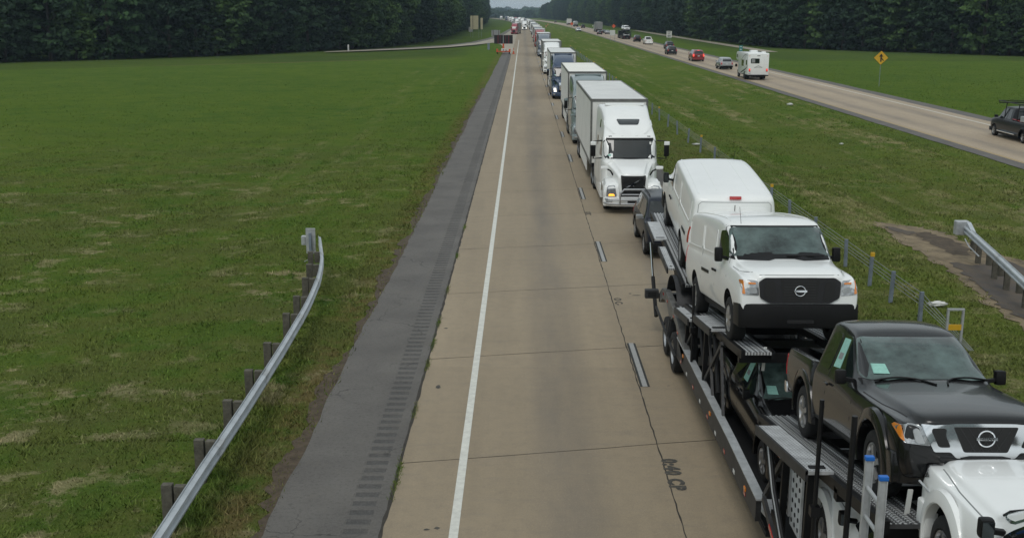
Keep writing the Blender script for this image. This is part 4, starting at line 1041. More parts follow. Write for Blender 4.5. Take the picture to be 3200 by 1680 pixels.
# ---------------------------------------------------------------- generic road cars
def make_car(name, label, cat, paint, loc, rz, kind='suv', L=4.7, W=1.85, H=1.70, lit=False, group=None, rails=False, mirror_m=None, rx=0, trimlow=True, plate=True, spare=False, stripe=None):
    """suv / sedan / pickup seen mostly from a distance, with real sections, cut wheel arches, glass and lamps"""
    e = empty(name, label, cat, loc, rz, group, rx)
    h = L / 2; w = W / 2; FYa = h - .90; RYa = -h + .92; WR = .36 if kind != 'sedan' else .33
    zb = .30; zs = H * .60 if kind != 'sedan' else .88; zh = zs + .02; t = w * .74
    def q(y, zs_, zt, wt, ws=w - .04, zb_=zb, r=.08, cr=.03, wm=w): return sec(y, zb_, wm - .06, wm, zs_, ws, zt, wt, r, cr)
    cowl = h - 1.22 if kind != 'jeep' else h - 1.45
    S_ = [q(h - .02, zs - .22, zs - .14, w * .6, w * .75, .42, .05, .01, w * .80), q(h - .10, zs - .14, zs - .06, w * .72, w * .88, .36, .06, .02, w * .93),
          q(h - .45, zs - .05, zh + .0, w * .80, w * .93, zb, .07, .03), q(cowl + .1, zs, zh + .07, w * .82), q(cowl, zs, zh + .10, w * .82)]
    hz = zs + .10; slope = .62 if kind in ('suv', 'pickup') else .85
    if kind == 'jeep': slope = .25
    S_ += [q(cowl - slope * .5, zs, hz + (H - hz) * .5, w * .82), q(cowl - slope, zs, H - .06, t), q(cowl - slope - .2, zs, H, t)]
    if kind in ('suv', 'jeep'):
        S_ += [q(-h * .1, zs, H + .0, t), q(-h + .75, zs + .02, H - .02, t, r=.09), q(-h + .30, zs + .02, H - .10, t * .98, r=.09),
               q(-h + .12, zs, zs + .16, w * .78, w - .05), q(-h + .03, zs - .12, zs, w * .74, w * .90, .38, .06, .01, w * .95)]
    elif kind == 'sedan':
        S_ += [q(-h * .25, zs, H - .02, t), q(-h + 1.25, zs, H - .12, t * .95), q(-h + .62, zs + .02, zs + .16, w * .78), q(-h + .15, zs, zs + .10, w * .78),
               q(-h + .03, zs - .15, zs - .02, w * .70, w * .85, .38, .06, .01, w * .9)]
    elif kind == 'pickup':
        S_ += [q(cowl - slope - 1.0, zs, H, t), q(cowl - slope - 1.52, zs, H - .02, t), q(cowl - slope - 1.58, zs, H - .05, t), q(cowl - slope - 1.63, zs, zs + .2, w * .8), q(cowl - slope - 1.65, zs, zs + .09, w * .86), q(cowl - slope - 1.72, zs, zs + .08, w * .88),
               q(-h + .1, zs, zs + .10, w * .88), q(-h + .02, zs, zs + .08, w * .86, w * .9)]
    me = loft(S_, 2)
    cuts = [arch_cutter(s * (w - .38), s * (w + .3), yy_, WR + .02, WR + .075) for s in (1, -1) for yy_ in (FYa, RYa)]
    if kind == 'pickup':
        mb = MB(); mb.bb(-w * .84, w * .84, -h + .14, cowl - slope - 1.70, zs - .38, zs + .5); cuts.append(mb.build('c', M['dark']))
    me = cut(me, cuts, [paint, M['trim']]); auto_smooth(me, R(30)); new_obj('body', me, e); bv = bvh_of(me)
    P = lambda *a, **k: patch(*a, **k)
    P('windshield', bv, 'front', [(-w * .80, hz + .03), (w * .80, hz + .03), (t * .92, H - .10), (-t * .92, H - .10)], M['glass'], e, rc=.06)
    if kind == 'pickup': P('rear_window', bv, 'rear', [(-t * .85, zs + .14), (t * .85, zs + .14), (t * .8, H - .10), (-t * .8, H - .10)], M['glass'], e, rc=.05)
    elif kind == 'sedan': P('rear_window', bv, 'rear', [(-t * .90, zs + .16), (t * .90, zs + .16), (t * .78, H - .13), (-t * .78, H - .13)], M['glass'], e, rc=.06)
    else: P('rear_window', bv, 'rear', [(-t * .98, zs + .10), (t * .98, zs + .10), (t * .88, H - .15), (-t * .88, H - .15)], M['glass'], e, rc=.08)
    a0 = cowl - .20; a1 = cowl - slope - .06
    back = {'suv': -h + .52, 'jeep': -h + .35, 'sedan': -h + 1.15, 'pickup': cowl - slope - 1.38}[kind]
    mid = (a1 + back) / 2 if kind != 'pickup' else a1 - .72
    for s in (1, -1):
        sd = 'right' if s > 0 else 'left'
        P('door_window', bv, sd, [(a0, zs + .07), (mid + .04, zs + .06), (mid + .04, H - .14), (a1 - .05, H - .14)], M['glass'], e, rc=.04)
        if kind == 'suv':
            m2 = (mid + back) / 2 - .15
            P('door_window', bv, sd, [(mid - .06, zs + .06), (m2 + .03, zs + .06), (m2 + .03, H - .14), (mid - .06, H - .14)], M['glass'], e, rc=.04)
            P('quarter_window', bv, sd, [(m2 - .05, zs + .07), (back - .08, zs + .10), (back + .05, H - .17), (m2 - .05, H - .15)], M['glass'], e, rc=.05)
        else:
            P('door_window', bv, sd, [(mid - .06, zs + .06), (back + .02, zs + .08), (back + .12, H - .16), (mid - .06, H - .14)], M['glass'], e, rc=.05)
        if trimlow: P('sill_trim', bv, sd, [(FYa - .5, .34), (RYa + .5, .34), (RYa + .5, .46), (FYa - .5, .46)], M['trim'], e, off=.010, rc=.02)
        for yg in (a0 + .12, mid): P('door_gap', bv, sd, line_poly([(yg, .42), (yg, zs + .02)], .014), M['seam'], e, off=.003, rc=0, thick=.004, grid=.3)
        mb = MB(); mb.box((s * (w + .004), mid + .16, zs - .10), (.03, .15, .035)); mb.box((s * (w + .004), (mid + back) / 2 - .05, zs - .10), (.03, .15, .035)); mb.build('door_handle', paint, e, bevel=.008)
        mb = MB(); mb.box((s * (w + .10), a0 + .02, zs + .13), (.22, .12, .16)); mb.bar((s * (w - .05), a0, zs + .08), (s * (w + .05), a0 + .02, zs + .09), .06, .04)
        mb.build('mirror', mirror_m or paint, e, bevel=.03, smooth=True)
        P('headlight', bv, 'front', [(s * w * .50, zs - .26), (s * w * .88, zs - .22), (s * w * .90, zs - .08), (s * w * .55, zs - .12)], M['lit'] if lit == 'head' else M['head'], e, off=.012, rc=.03)
        tl = M['redlit'] if lit is True else M['redlens']
        zt0, zt1 = (zs - .30, zs + .12) if kind in ('suv', 'pickup', 'jeep') else (zs - .20, zs + .0)
        P('tail_light', bv, 'rear', [(s * w * .72, zt0), (s * w * .93, zt0), (s * w * .90, zt1), (s * w * .74, zt1)], tl, e, off=.016, rc=.02)
        if kind != 'pickup': P('tail_light', bv, sd, [(-h + .04, zt0 + .06), (-h + .20, zt0 + .06), (-h + .22, zt1 - .02), (-h + .10, zt1 - .02)], tl, e, off=.012, rc=.02)
        for yw_ in (FYa, RYa): wheel(e, s * (w - .01), yw_, WR, .23, s, spokes=5, rimr=WR * .62)
        if rails:
            mb = MB(); mb.tube([(s * t * .86, cowl - slope - .3, H - .02), (s * t * .86, cowl - slope - .45, H + .055), (s * t * .86, back, H + .05), (s * t * .86, back - .15, H - .03)], .018, 8); mb.build('roof_rail', M['trim'], e, smooth=True)
    P('grille', bv, 'front', [(-w * .45, zs - .30), (w * .45, zs - .30), (w * .50, zs - .12), (-w * .50, zs - .12)], M['signblack'], e, off=.012, rc=.03)
    n = 10
    for nm, y0, s in (('front_bumper', h, 1), ('rear_bumper', -h, -1)):
        pl = [((-w + .01) + (2 * w - .02) * i / n, y0 + s * (.05 - .16 * abs(-1 + 2 * i / n) ** 3)) for i in range(n + 1)] + [(w - .03, y0 - s * .35), (-w + .03, y0 - s * .35)]
        mb = MB(); mb.prism(pl, 'z', .30, .56); mb.build(nm, M['trim'] if trimlow else paint, e, bevel=.03, smooth=True)
    if plate:
        mb = MB(); mb.box((0, -h - .035 if kind == 'pickup' else -h - .03, .60 if kind == 'pickup' else zs - .22), (.32, .02, .16)); mb.build('licence_plate', M['plateW'], e)
    if lit is True: 
        mb = MB(); mb.box((0, -h + .38 if kind == 'suv' else -h + 1.1, H - .075), (.3, .05, .05)); mb.build('brake_light', M['redlit'], e)
    if spare:
        mb = MB(); mb.lathe([(-.12, .0), (-.12, .30), (-.10, .36), (.08, .36), (.1, .3)], (0, -h - .02, .95), 'y', 24); mb.build('spare_wheel', M['tyre'], e, smooth=True)
    mb = MB(); mb.bb(-w + .2, w - .2, -h + .25, h - .25, .2, .36); mb.build('underbody', M['dark'], e)
    return e

# ---------------------------------------------------------------- lorries
def make_tractor(name, label, paint, loc, rz, group=None, detail=True, guard=False, lamps=None, grille=None, mirrors=None, vent=True, height=3.95):
    """long-nosed sleeper tractor with roof fairing; front bumper at y=+0, rear frame at y=-8.2"""
    e = empty(name, label, 'semi truck', loc, rz, group); Hh = height
    # cab and sleeper with fairing; sections from windshield base (y=-1.95) to sleeper back (-6.3)
    def q(y, zb, wb, zs, ws, zt, wt, r=.12, cr=.05): return sec(y, zb, wb, wb + .005, zs, ws, zt, wt, r, cr)
    S_ = [q(-1.72, .95, .90, 1.80, .96, 1.93, .78, .08, .06), q(-1.76, .92, 1.02, 1.84, 1.05, 2.02, .86, .08, .06),
          q(-2.00, .85, 1.12, 1.90, 1.12, 2.46, .98, .08, .05), q(-2.16, .80, 1.16, 1.93, 1.16, 2.72, 1.04, .09, .05), q(-2.22, .80, 1.17, 1.93, 1.17, 2.80, 1.09, .09, .05),
          q(-2.30, .80, 1.18, 1.95, 1.18, 2.92, 1.12, .14, .05), q(-2.62, .80, 1.2, 1.95, 1.2, 3.18, 1.08, .20, .06), q(-3.2, .75, 1.21, 1.95, 1.21, 3.50, 1.02, .22, .06),
          q(-3.9, .70, 1.22, 1.95, 1.22, Hh - .18, 1.02, .22, .06), q(-4.7, .70, 1.22, 1.95, 1.22, Hh, 1.05, .20, .05), q(-5.6, .70, 1.22, 1.95, 1.22, Hh, 1.12, .16, .03), q(-6.0, .70, 1.21, 1.95, 1.21, Hh - .02, 1.14, .12, .02), q(-6.05, .75, 1.15, 1.95, 1.15, Hh - .1, 1.08, .1, .0)]
    cab = loft(S_, 2); cab.materials.append(paint); auto_smooth(cab, R(32)); new_obj('cab', cab, e)
    # bonnet
    B_ = [q(-.20, .85, .52, 1.40, .50, 1.50, .34, .06, .03), q(-.26, .80, .62, 1.46, .60, 1.60, .46, .08, .04), q(-.6, .80, .66, 1.54, .66, 1.72, .52, .1, .05),
          q(-1.2, .80, .78, 1.66, .78, 1.86, .62, .1, .05), q(-1.75, .80, .95, 1.80, .94, 1.98, .76, .1, .05), q(-1.95, .85, .98, 1.84, .98, 2.0, .80, .1, .04)]
    bon = loft(B_, 2); bon.materials.append(paint); auto_smooth(bon, R(32)); new_obj('bonnet', bon, e)
    bv = bvh_of(cab, bon)
    # front fenders round the steer wheels
    FYa = -1.25; WR = .52
    for s in (1, -1):
        Fd = [[(s * x, y, z) for x, z in ((.55, zt - .30), (.60, zt - .05), (.82, zt), (1.08, zt - .05), (1.18, zt - .22), (1.19, zl), (1.10, zl), (.6, zl))] for y, zt, zl in
              ((-.16, 1.06, .62), (-.24, 1.18, .50), (-.55, 1.24, .50), (-.78, 1.27, .78), (-.9, 1.285, 1.02), (-1.25, 1.30, 1.14), (-1.6, 1.27, 1.02), (-1.85, 1.16, .72), (-1.92, 1.08, .66))]
        V = [p for r_ in Fd for p in r_]; F = []
        for i in range(len(Fd) - 1):
            for k in range(8): F.append((i * 8 + k, (i + 1) * 8 + k, (i + 1) * 8 + (k + 1) % 8, i * 8 + (k + 1) % 8))
        F += [tuple(range(8)), tuple(range((len(Fd) - 1) * 8, len(Fd) * 8))]
        me = bpy.data.meshes.new('front_fender'); me.from_pydata(V, [], F); bm = bmesh.new(); bm.from_mesh(me); bmesh.ops.recalc_face_normals(bm, faces=bm.faces); bm.to_mesh(me); bm.free()
        o = new_obj('front_fender', me, e); me.materials.append(paint); auto_smooth(me, R(45))
        fb = bvh_of(me)
        hl = patch('headlight', fb, 'front', [(s * .66, .66), (s * 1.10, .68), (s * 1.06, 1.10), (s * .74, 1.14)], M['head'], e, off=.012, rc=.06, thick=.05)
        if hl:
            patch('turn_signal', fb, 'front', [(s * .74, .71), (s * 1.00, .71), (s * .98, .79), (s * .78, .79)], (M['lit'] if lamps == 'lit' else (M['amberlit'] if (lamps == 'amber' and s > 0) else M['head'])), hl, off=.020, rc=.03)
            if lamps == 'lit':
                mb = MB(); mb.lathe([(0, 0), (0.0, .11), (-.05, .11)], (s * .9, -.12, .92), 'y', 16); mb.build('lit_lamp', M['lit'], hl)
        wheel(e, s * 1.12, FYa, WR, .30, s, spokes=0, rimr=.29, rim=M['rim'])
    ws_ = patch('windshield', bv, 'front', [(-1.06, 2.03), (1.06, 2.03), (1.10, 2.66), (1.02, 2.75), (-1.02, 2.75), (-1.10, 2.66)], M['glass'], e, rc=.06, off=.008, grid=.2)
    if detail and ws_:
        patch('windshield_seal', bv, 'front', line_poly([(-1.02, 2.02), (1.02, 2.02)], .05), M['trim'], e, off=.006, rc=0)
        patch('sun_visor', bv, 'front', line_poly([(-.98, 2.765), (.98, 2.765)], .05), M['trim'], e, off=.05, rc=0, thick=.05)
        patch('windshield_sticker', bv, 'front', [(.80, 2.10), (.92, 2.12), (.89, 2.18), (.78, 2.17)], M['paper'], ws_, off=.014, rc=0)
        patch('windshield_sticker', bv, 'front', [(-.82, 2.56), (-.90, 2.56), (-.90, 2.66), (-.82, 2.66)], M['signwhite'], ws_, off=.014, rc=0)
        for x in (-.8, -.28, 0, .28, .8):
            mb = MB(); mb.box((x, -2.30, 2.87), (.14, .10, .045)); mb.build('clearance_lamp', M['trim'], e, bevel=.01)
    if vent: patch('sky_window', bv, 'front', [(-.40, 3.30), (.40, 3.30), (.50, 3.50), (-.50, 3.50)], M['glass'], e, rc=.06, off=.012, grid=.2)
    if detail:
        patch('fairing_ridge', bv, 'front', [(-1.0, 3.45), (-.62, 2.98), (-.66, 2.96), (-1.06, 3.3)], paint, e, off=.03, rc=.02, thick=.05)
        patch('fairing_ridge', bv, 'front', [(1.0, 3.45), (.62, 2.98), (.66, 2.96), (1.06, 3.3)], paint, e, off=.03, rc=.02, thick=.05)
        mb = MB(); mb.bb(-.86, .86, -5.0, -4.7, Hh - .01, Hh + .09); mb.build('roof_deflector_lip', paint, e, bevel=.04, smooth=True)
    g = patch('grille', bv, 'front', [(-.45, .84), (.45, .84), (.50, 1.50), (-.50, 1.50)], grille or M['signblack'], e, off=.03, rc=.04, thick=.06)
    if detail and g:
        mb = MB(); mb.bar((.40, -.13, .98), (-.36, -.14, 1.42), .05, .035, up=(0, 1, 0)); mb.lathe([(0, .0), (0, .075), (-.04, .075)], (0, -.10, 1.19), 'y', 20); mb.build('grille_badge_bar', M['chrome'], g)
        mb = MB()
        for k in range(11): mb.bb(-.42, .42, -.165, -.15, .91 + k * .05, .92 + k * .05)
        mb.build('grille_slats', M['steel'], g)
    # bumper
    n = 10; pl = [(-1.2 + 2.4 * i / n, .04 - .20 * abs(-1 + 2 * i / n) ** 3) for i in range(n + 1)] + [(1.2, -.62), (1.0, -.62), (.95, -.3), (-.95, -.3), (-1.0, -.62), (-1.2, -.62)]
    mb = MB(); mb.prism(pl, 'z', .30, .66); bp = mb.build('front_bumper', paint, e, bevel=.04, smooth=True)
    mb = MB(); mb.prism([(p[0] * .5, p[1] + .012) for p in pl[:n + 1]] + [(.5, -.2), (-.5, -.2)], 'z', .40, .58); mb.build('bumper_intake', M['signblack'], bp, bevel=.01)
    if detail:
        for s in (1, -1):
            mb = MB(); mb.box((s * .98, .0, .48), (.26, .06, .13), (0, 0, -s * .3)); mb.build('fog_lamp', M['head'], bp, bevel=.02)
    if guard:
        mb = MB()
        for z, wdt in ((.44, 1.05), (.60, 1.02)): mb.tube([(-wdt - .12, -.18, z), (-wdt, .08, z), (-.5, .22, z), (.5, .22, z), (wdt, .08, z), (wdt + .12, -.18, z)], .035, 8)
        mb.tube([(-.56, .22, .40), (-.56, .24, .86), (-.40, .24, 1.03), (.40, .24, 1.03), (.56, .24, .86), (.56, .22, .40)], .038, 8)
        mb.tube([(-.50, .23, .82), (.50, .23, .82)], .03, 8)
        mb.build('bumper_guard', M['rim'], e, smooth=True)
    # mirrors on brackets and bonnet mirrors
    mm = mirrors or paint
    for s in (1, -1):
        mb = MB(); mb.tube([(s * 1.14, -2.1, 2.72), (s * 1.50, -2.0, 2.70), (s * 1.52, -2.0, 1.98), (s * 1.16, -2.05, 2.0)], .03, 6); br = mb.build('mirror_bracket', M['trim'], e)
        mb = MB(); mb.box((s * 1.53, -2.02, 2.36), (.21, .12, .58)); mb.build('mirror', M['trim'] if mm is not paint else paint, br, bevel=.04, smooth=True)
        if detail:
            mb = MB(); mb.box((s * 1.53, -1.945, 2.62), (.23, .06, .16)); mb.build('mirror_cap', paint, br, bevel=.03, smooth=True)
            mb = MB(); mb.box((s * 1.13, -.98, 1.74), (.30, .14, .13)); h_ = mb.build('bonnet_mirror', paint, e, bevel=.04, smooth=True)
            mb = MB(); mb.tube([(s * 1.02, -1.0, 1.69), (s * .86, -1.02, 1.60), (s * .76, -1.05, 1.42)], .035, 6); mb.build('mirror_stalk', M['trim'], h_)
            sd = 'right' if s > 0 else 'left'
            patch('door_window', bv, sd, [(-2.25, 2.05), (-3.05, 2.05), (-3.05, 2.66), (-2.45, 2.66)], M['glass'], e, rc=.05, off=.008)
            patch('bunk_window', bv, sd, [(-4.3, 2.3), (-4.8, 2.3), (-4.8, 2.7), (-4.3, 2.7)], M['glass'], e, rc=.06, off=.008)
            patch('bunk_window', bv, sd, [(-4.0, 3.05), (-4.3, 3.05), (-4.3, 3.4), (-4.1, 3.4)], M['glass'], e, rc=.06, off=.008)
            patch('door_gap', bv, sd, line_poly([(-2.05, 1.0), (-2.1, 2.1), (-2.4, 2.72), (-3.15, 2.72), (-3.15, .95)], .02), M['seamw'], e, off=.004, rc=0, thick=.005, grid=.3)
    # side skirts, tanks, steps, frame, drive wheels
    for s in (1, -1):
        mb = MB(); mb.bb(s * 1.0, s * 1.2, -6.1, -2.05, .32, .92); mb.build('side_skirt', paint, e, bevel=.05, smooth=True)
        for y_ in (-6.55, -7.85):
            wheel(e, s * 1.22, y_, WR, .56, s, spokes=0, rimr=.29)
        mb = MB(); mb.tube([(s * 1.0, -5.9 - .16, 1.0), (s * 1.0, -6.0 - .08, 1.0)], .1, 8); mb.build('rear_step', M['dark'], e)
    mb = MB(); mb.bb(-.45, .45, -8.4, -.6, .60, .92); mb.cyl((-1.0, FYa, WR), (1.0, FYa, WR), .08); mb.cyl((-1.0, -6.55, WR), (1.0, -6.55, WR), .12); mb.cyl((-1.0, -7.85, WR), (1.0, -7.85, WR), .12); mb.bb(-1.0, 1.0, -6.15, -2.2, .55, .8); mb.build('chassis', M['dark'], e)
    return e
def make_trailer(name, label, loc, rz, skin, roof, L=14.6, Hh=4.08, group=None, reefer=False, dirt=False, doors=True, axle=None):
    """dry van trailer; nose at y=0, rear at y=-L"""
    e = empty(name, label, 'box trailer', loc, rz, group); w = 1.29; zf = 1.15
    mb = MB(); mb.bb(-w, w, -L, 0, zf, Hh - .06); b = mb.build('box', skin, e, bevel=.03)
    mb = MB(); mb.bb(-w + .02, w - .02, -L + .02, -.02, Hh - .062, Hh - .02); mb.build('roof', roof, e)
    mb = MB()
    for s in (1, -1):
        mb.bb(s * (w - .045), s * (w + .012), -L, 0, Hh - .13, Hh); mb.bb(s * (w - .03), s * (w + .014), -L, 0, zf - .06, zf + .10)
    mb.bb(-w, w, -.06, .014, Hh - .13, Hh + .002); mb.bb(-w, w, -L - .01, -L + .06, Hh - .14, Hh + .002)
    mb.build('edge_rail', M['rail'] if not reefer else skin, e)
    for s in (1, -1):
        mb = MB(); mb.bb(s * (w - .07), s * (w + .016), -.07, .018, zf, Hh - .13); mb.build('corner_post', M['rail'], e)
    mb = MB(); k = .6
    while k < L: 
        for s in (1, -1): mb.bb(s * (w + .001), s * (w + .006), -k - .02, -k + .02, zf + .1, Hh - .13)
        k += 1.22
    mb.build('side_seam', skin, e)
    mb = MB(); mb.bb(-1.05, 1.05, -L + .3, -.3, zf - .22, zf - .001); mb.bb(-.5, .5, -L + .3, -L + 4.2, .72, zf - .2); mb.bb(-.9, .9, -2.7, -2.6, .55, zf)
    for s in (1, -1): mb.bb(s * .78, s * .86, -2.75, -2.55, .10, zf)
    mb.bb(-1.1, 1.1, -L + .02, -L + .12, .52, .62)
    for s in (1, -1): mb.bb(s * .7, s * .78, -L + .02, -L + .12, .52, zf)
    mb.build('underframe', M['dark'], e)
    for s in (1, -1):
        mb = MB(); mb.bb(s * (w - .05), s * (w - .02), -L + 4.6, -3.2, .38, zf - .05); mb.build('side_skirt', skin, e)
        for y_ in (-L + 1.9, -L + 3.15): wheel(e, s * 1.27, y_, .51, .56, s, spokes=0, rimr=.29)
    if doors:
        mb = MB(); 
        for x in (-.95, -.35, .35, .95): mb.cyl((x, -L - .02, zf), (x, -L - .02, Hh - .1), .018, 6)
        mb.bb(-.008, .008, -L - .012, -L, zf, Hh - .1); mb.build('door_lock_rods', M['rail'], e)
        mb = MB()
        for s in (1, -1): mb.box((s * 1.1, -L - .01, zf - .12), (.3, .04, .09))
        mb.build('tail_light', M['redlens'], e)
    if dirt:
        mb = MB(); mb.bb(-.9, .7, -.045, -.03, Hh - .018, Hh + .004); mb.build('soot_streak', M['dark'], e)
    return e
# ================================================================ TRAFFIC
PI = math.pi
def perf_material(name, base, dot, sx, sy, lim=.62, rough=.42, metal=.5):
    """pressed plate with rows of dots, in object space"""
    m = bpy.data.materials.new(name); m.use_nodes = True; ns, ln = nodes_of(m); b = ns['Principled BSDF']
    g = ns.new('ShaderNodeTexCoord'); s = ns.new('ShaderNodeSeparateXYZ'); ln.new(g.outputs['Object'], s.inputs[0])
    a = mth(ns, ln, 'SINE', mth(ns, ln, 'MULTIPLY', s.outputs[0], sx)); c_ = mth(ns, ln, 'SINE', mth(ns, ln, 'MULTIPLY', s.outputs[1], sy))
    k = mth(ns, ln, 'GREATER_THAN', mth(ns, ln, 'MULTIPLY', mth(ns, ln, 'ABSOLUTE', a), mth(ns, ln, 'ABSOLUTE', c_)), lim)
    n = noise(ns, ln, g.outputs['Object'], 5, 5, .6, .35, .7)
    c = mixc(ns, ln, n, base, tuple(x * .6 for x in base)); c = mixc(ns, ln, k, c, dot)
    ln.new(c, b.inputs['Base Color']); b.inputs['Roughness'].default_value = rough; b.inputs['Metallic'].default_value = metal
    return m
M['track'] = perf_material('ribbed_track_plate', (.085, .087, .09), (.50, .51, .51), 62, 48, .50, metal=.2)
M['walk'] = perf_material('slotted_walkway_plate', (.62, .64, .65), (.03, .03, .03), 70, 40, .86, metal=.1)
D2 = lambda y: 2.175 + .076 * (y - 27.35)
D1 = lambda y: 2.01 + .142 * (21.03 - y)
D3 = lambda y: 2.46 + .181 * (13.3 - y)
HX = 4.72
ROOT = Vector((HX, 21.0, 0))
hauler = empty('car_hauler', 'black two-level car carrier loaded with vans and pickups in the right lane', 'car carrier', ROOT)
def hb(mb, name, m, parent=None, **k):
    o = mb.build(name, m, None, **k); o.data.transform(Matrix.Translation(-ROOT)); o.parent = parent or hauler; return o
def slope_box(mb, x0, x1, f, y0, y1, t, dz=0):
    return mb.prism([(y0, f(y0) - t + dz), (y1, f(y1) - t + dz), (y1, f(y1) + dz), (y0, f(y0) + dz)], 'x', x0, x1)
X0 = HX - 1.30                                    # left face of the carrier
for s in (-1, 1):
    X = lambda a, s=s: HX + s * a                 # a = distance from centre
    # lower side rail with its pale top flange
    mb = MB(); mb.prism([(23.6, .50), (15.3, .66), (15.3, 1.0), (17.5, 1.02), (23.6, .94)], 'x', X(1.22), X(1.30)); rail = hb(mb, 'lower_side_rail', M['steel'])
    mb = MB(); mb.prism([(23.6, .945), (17.5, 1.025), (15.25, 1.005), (15.25, 1.03), (17.5, 1.05), (23.6, .965)], 'x', X(1.17), X(1.31)); hb(mb, 'rail_flange', M['alu'], rail)
    for k in range(9):
        y = 22.9 - k * .86
        mb = MB(); mb.bb(X(1.302), X(1.308), y, y + .12, .57 + (22.9 - y) * .02, .63 + (22.9 - y) * .02); hb(mb, 'reflector', M['signwhite'] if k % 2 else M['redlens'], rail)
    for y in (22.6, 19.2, 16.0):
        mb = MB(); mb.bb(X(1.302), X(1.32), y, y + .10, .80, .86); hb(mb, 'marker_lamp', M['amber'], rail)
    # frame over the tandem axles
    top = [(22.6, .97), (23.1, 1.12), (23.8, 1.30), (24.8, 1.42), (25.8, 1.46), (26.4, 1.36), (26.8, 1.15)]
    low = [(26.7, .92), (26.3, 1.12), (25.9, 1.20), (25.45, 1.20), (24.95, 1.02), (24.75, 1.02), (24.4, 1.18), (23.9, 1.14), (23.45, .92), (22.6, .62)]
    mb = MB(); mb.prism(top + low, 'x', X(1.16), X(1.30)); fr = hb(mb, 'axle_frame', M['rail'], bevel=.01)
    for y, z in ((23.5, 1.13), (24.2, 1.30), (25.3, 1.36), (26.0, 1.36)):
        mb = MB(); mb.bb(X(1.302), X(1.312), y, y + .14, z - .08, z - .03); hb(mb, 'reflector', M['redlens'], fr)
    for y in (24.1, 25.38): 
        w_ = wheel(hauler, 0, 0, .46, .52, s, spokes=0, rimr=.27); w_.data.transform(Matrix.Translation(Vector((X(1.33), y, 0)) - ROOT)); w_.children[0].data.transform(Matrix.Translation(Vector((X(1.33), y, 0)) - ROOT))
    mb = MB(); mb.bar((X(1.36), 23.45, .55), (X(1.36), 26.9, .75), .05, .05); mb.bar((X(1.36), 24.75, .55), (X(1.30), 24.75, 1.1), .05, .05); hb(mb, 'wheel_guard_bar', M['steel'])
    # decks
    for nm, f, y0, y1, m in (('rear_track', D2, 24.35, 30.7, M['track']), ('middle_track', D1, 17.7, 23.9, M['track']), ('front_track', D3, 10.6, 16.3, M['track'])):
        mb = MB(); slope_box(mb, X(.62), X(1.05), f, y0, y1, .05); t = hb(mb, nm, m)
        mb = MB()
        for q in range(5): slope_box(mb, X(.66 + q * .085), X(.675 + q * .085), f, y0, y1, .0, .012); 
        mb = MB()
        for q in range(5): mb.prism([(y0, f(y0)), (y1, f(y1)), (y1, f(y1) + .014), (y0, f(y0) + .014)], 'x', X(.66 + q * .085), X(.68 + q * .085))
        hb(mb, 'track_rib', M['plate'] if nm != 'front_track' else M['track'], t)
        mb = MB(); slope_box(mb, X(1.05), X(1.12), f, y0, y1, .14, .03); slope_box(mb, X(.56), X(.62), f, y0, y1, .14, .02); hb(mb, 'track_edge_beam', M['blacksteel'], t)
    # outer walkways and ramp plates
    for f, y0, y1, m, a0, a1, dz in ((D3, 12.5, 15.2, 'walk', 1.06, 1.39, .07), (D1, 22.0, 23.95, 'plate', 1.12, 1.34, -.06), (D1, 19.8, 21.7, 'walk', .90, 1.28, .07), (D2, 25.6, 27.4, 'walk', 1.10, 1.3, .0), (D2, 27.9, 29.6, 'plate', 1.0, 1.36, .05), (D1, 24.0, 25.2, 'plate', 1.0, 1.22, -.08)):
        mb = MB(); slope_box(mb, X(a0), X(a1), f, y0, y1, .045, dz); wp = hb(mb, 'walkway_plate', M[m])
        mb = MB(); slope_box(mb, X(a1 - .03), X(a1 + .004), f, y0, y1, .14, dz + .012); hb(mb, 'walkway_edge', M['steel'], wp)
        mb = MB(); yq = y0 + .12
        mb.bb(X(a0 + .06), X(a1 - .08), yq, yq + .10, f(yq) + dz - .01, f(yq) + dz + .006); hb(mb, 'tie_down_slot', M['dark'], wp)
    # uprights, braces, pins
    for y, z0, z1, r in ((21.75, 1.0, 2.60, .026), (12.45, 1.2, 3.58, .027), (11.25, 1.2, 3.84, .031)):
        mb = MB(); mb.cyl((X(1.27), y, z0), (X(1.27), y, z1), r, 12); mb.box((X(1.27), y, z0 + (z1 - z0) * .42), (.11, .11, .12)); hb(mb, 'pin_post', M['blacksteel'])
    for y, f in ((22.9, D1), (20.6, D1), (21.9, D1), (14.2, D3), (13.0, D3)):
        mb = MB(); mb.bar((X(1.20), y, .92), (X(1.18), y, f(y) - .06), .06, .09); hb(mb, 'upright', M['blacksteel'])
    for a, b in (((22.9, 1.0), (21.9, D1(21.9) - .1)), ((20.6, 1.0), (19.2, D1(19.2) - .1)), ((19.7, 1.0), (20.5, D1(20.5) - .1)), ((18.6, 1.0), (19.3, D1(19.3) - .1)), ((15.3, 1.05), (14.3, D3(14.3) - .1))):
        mb = MB(); mb.bar((X(1.19), a[0], a[1]), (X(1.15), b[0], b[1]), .045, .07); hb(mb, 'diagonal_brace', M['steel'])
    for y in (21.2, 19.6):
        mb = MB(); mb.cyl((X(1.1), y, 1.1), (X(1.12), y + .5, D1(y) - .15), .05, 10); cy = hb(mb, 'hydraulic_cylinder', M['blacksteel'])
        mb = MB(); mb.cyl((X(1.12), y + .25, 1.1 + (D1(y) - 1.25) * .5), (X(1.122), y + .51, D1(y) - .14), .028, 10); hb(mb, 'piston_rod', M['chrome'], cy)
    mb = MB(); mb.cyl((X(1.33), 27.1, .45), (X(1.33), 28.0, 1.25), .05, 10); cy = hb(mb, 'hydraulic_cylinder', M['blacksteel'])
    mb = MB(); mb.cyl((X(1.33), 28.0, 1.25), (X(1.30), 28.95, 1.95), .03, 10); hb(mb, 'piston_rod', M['chrome'], cy)
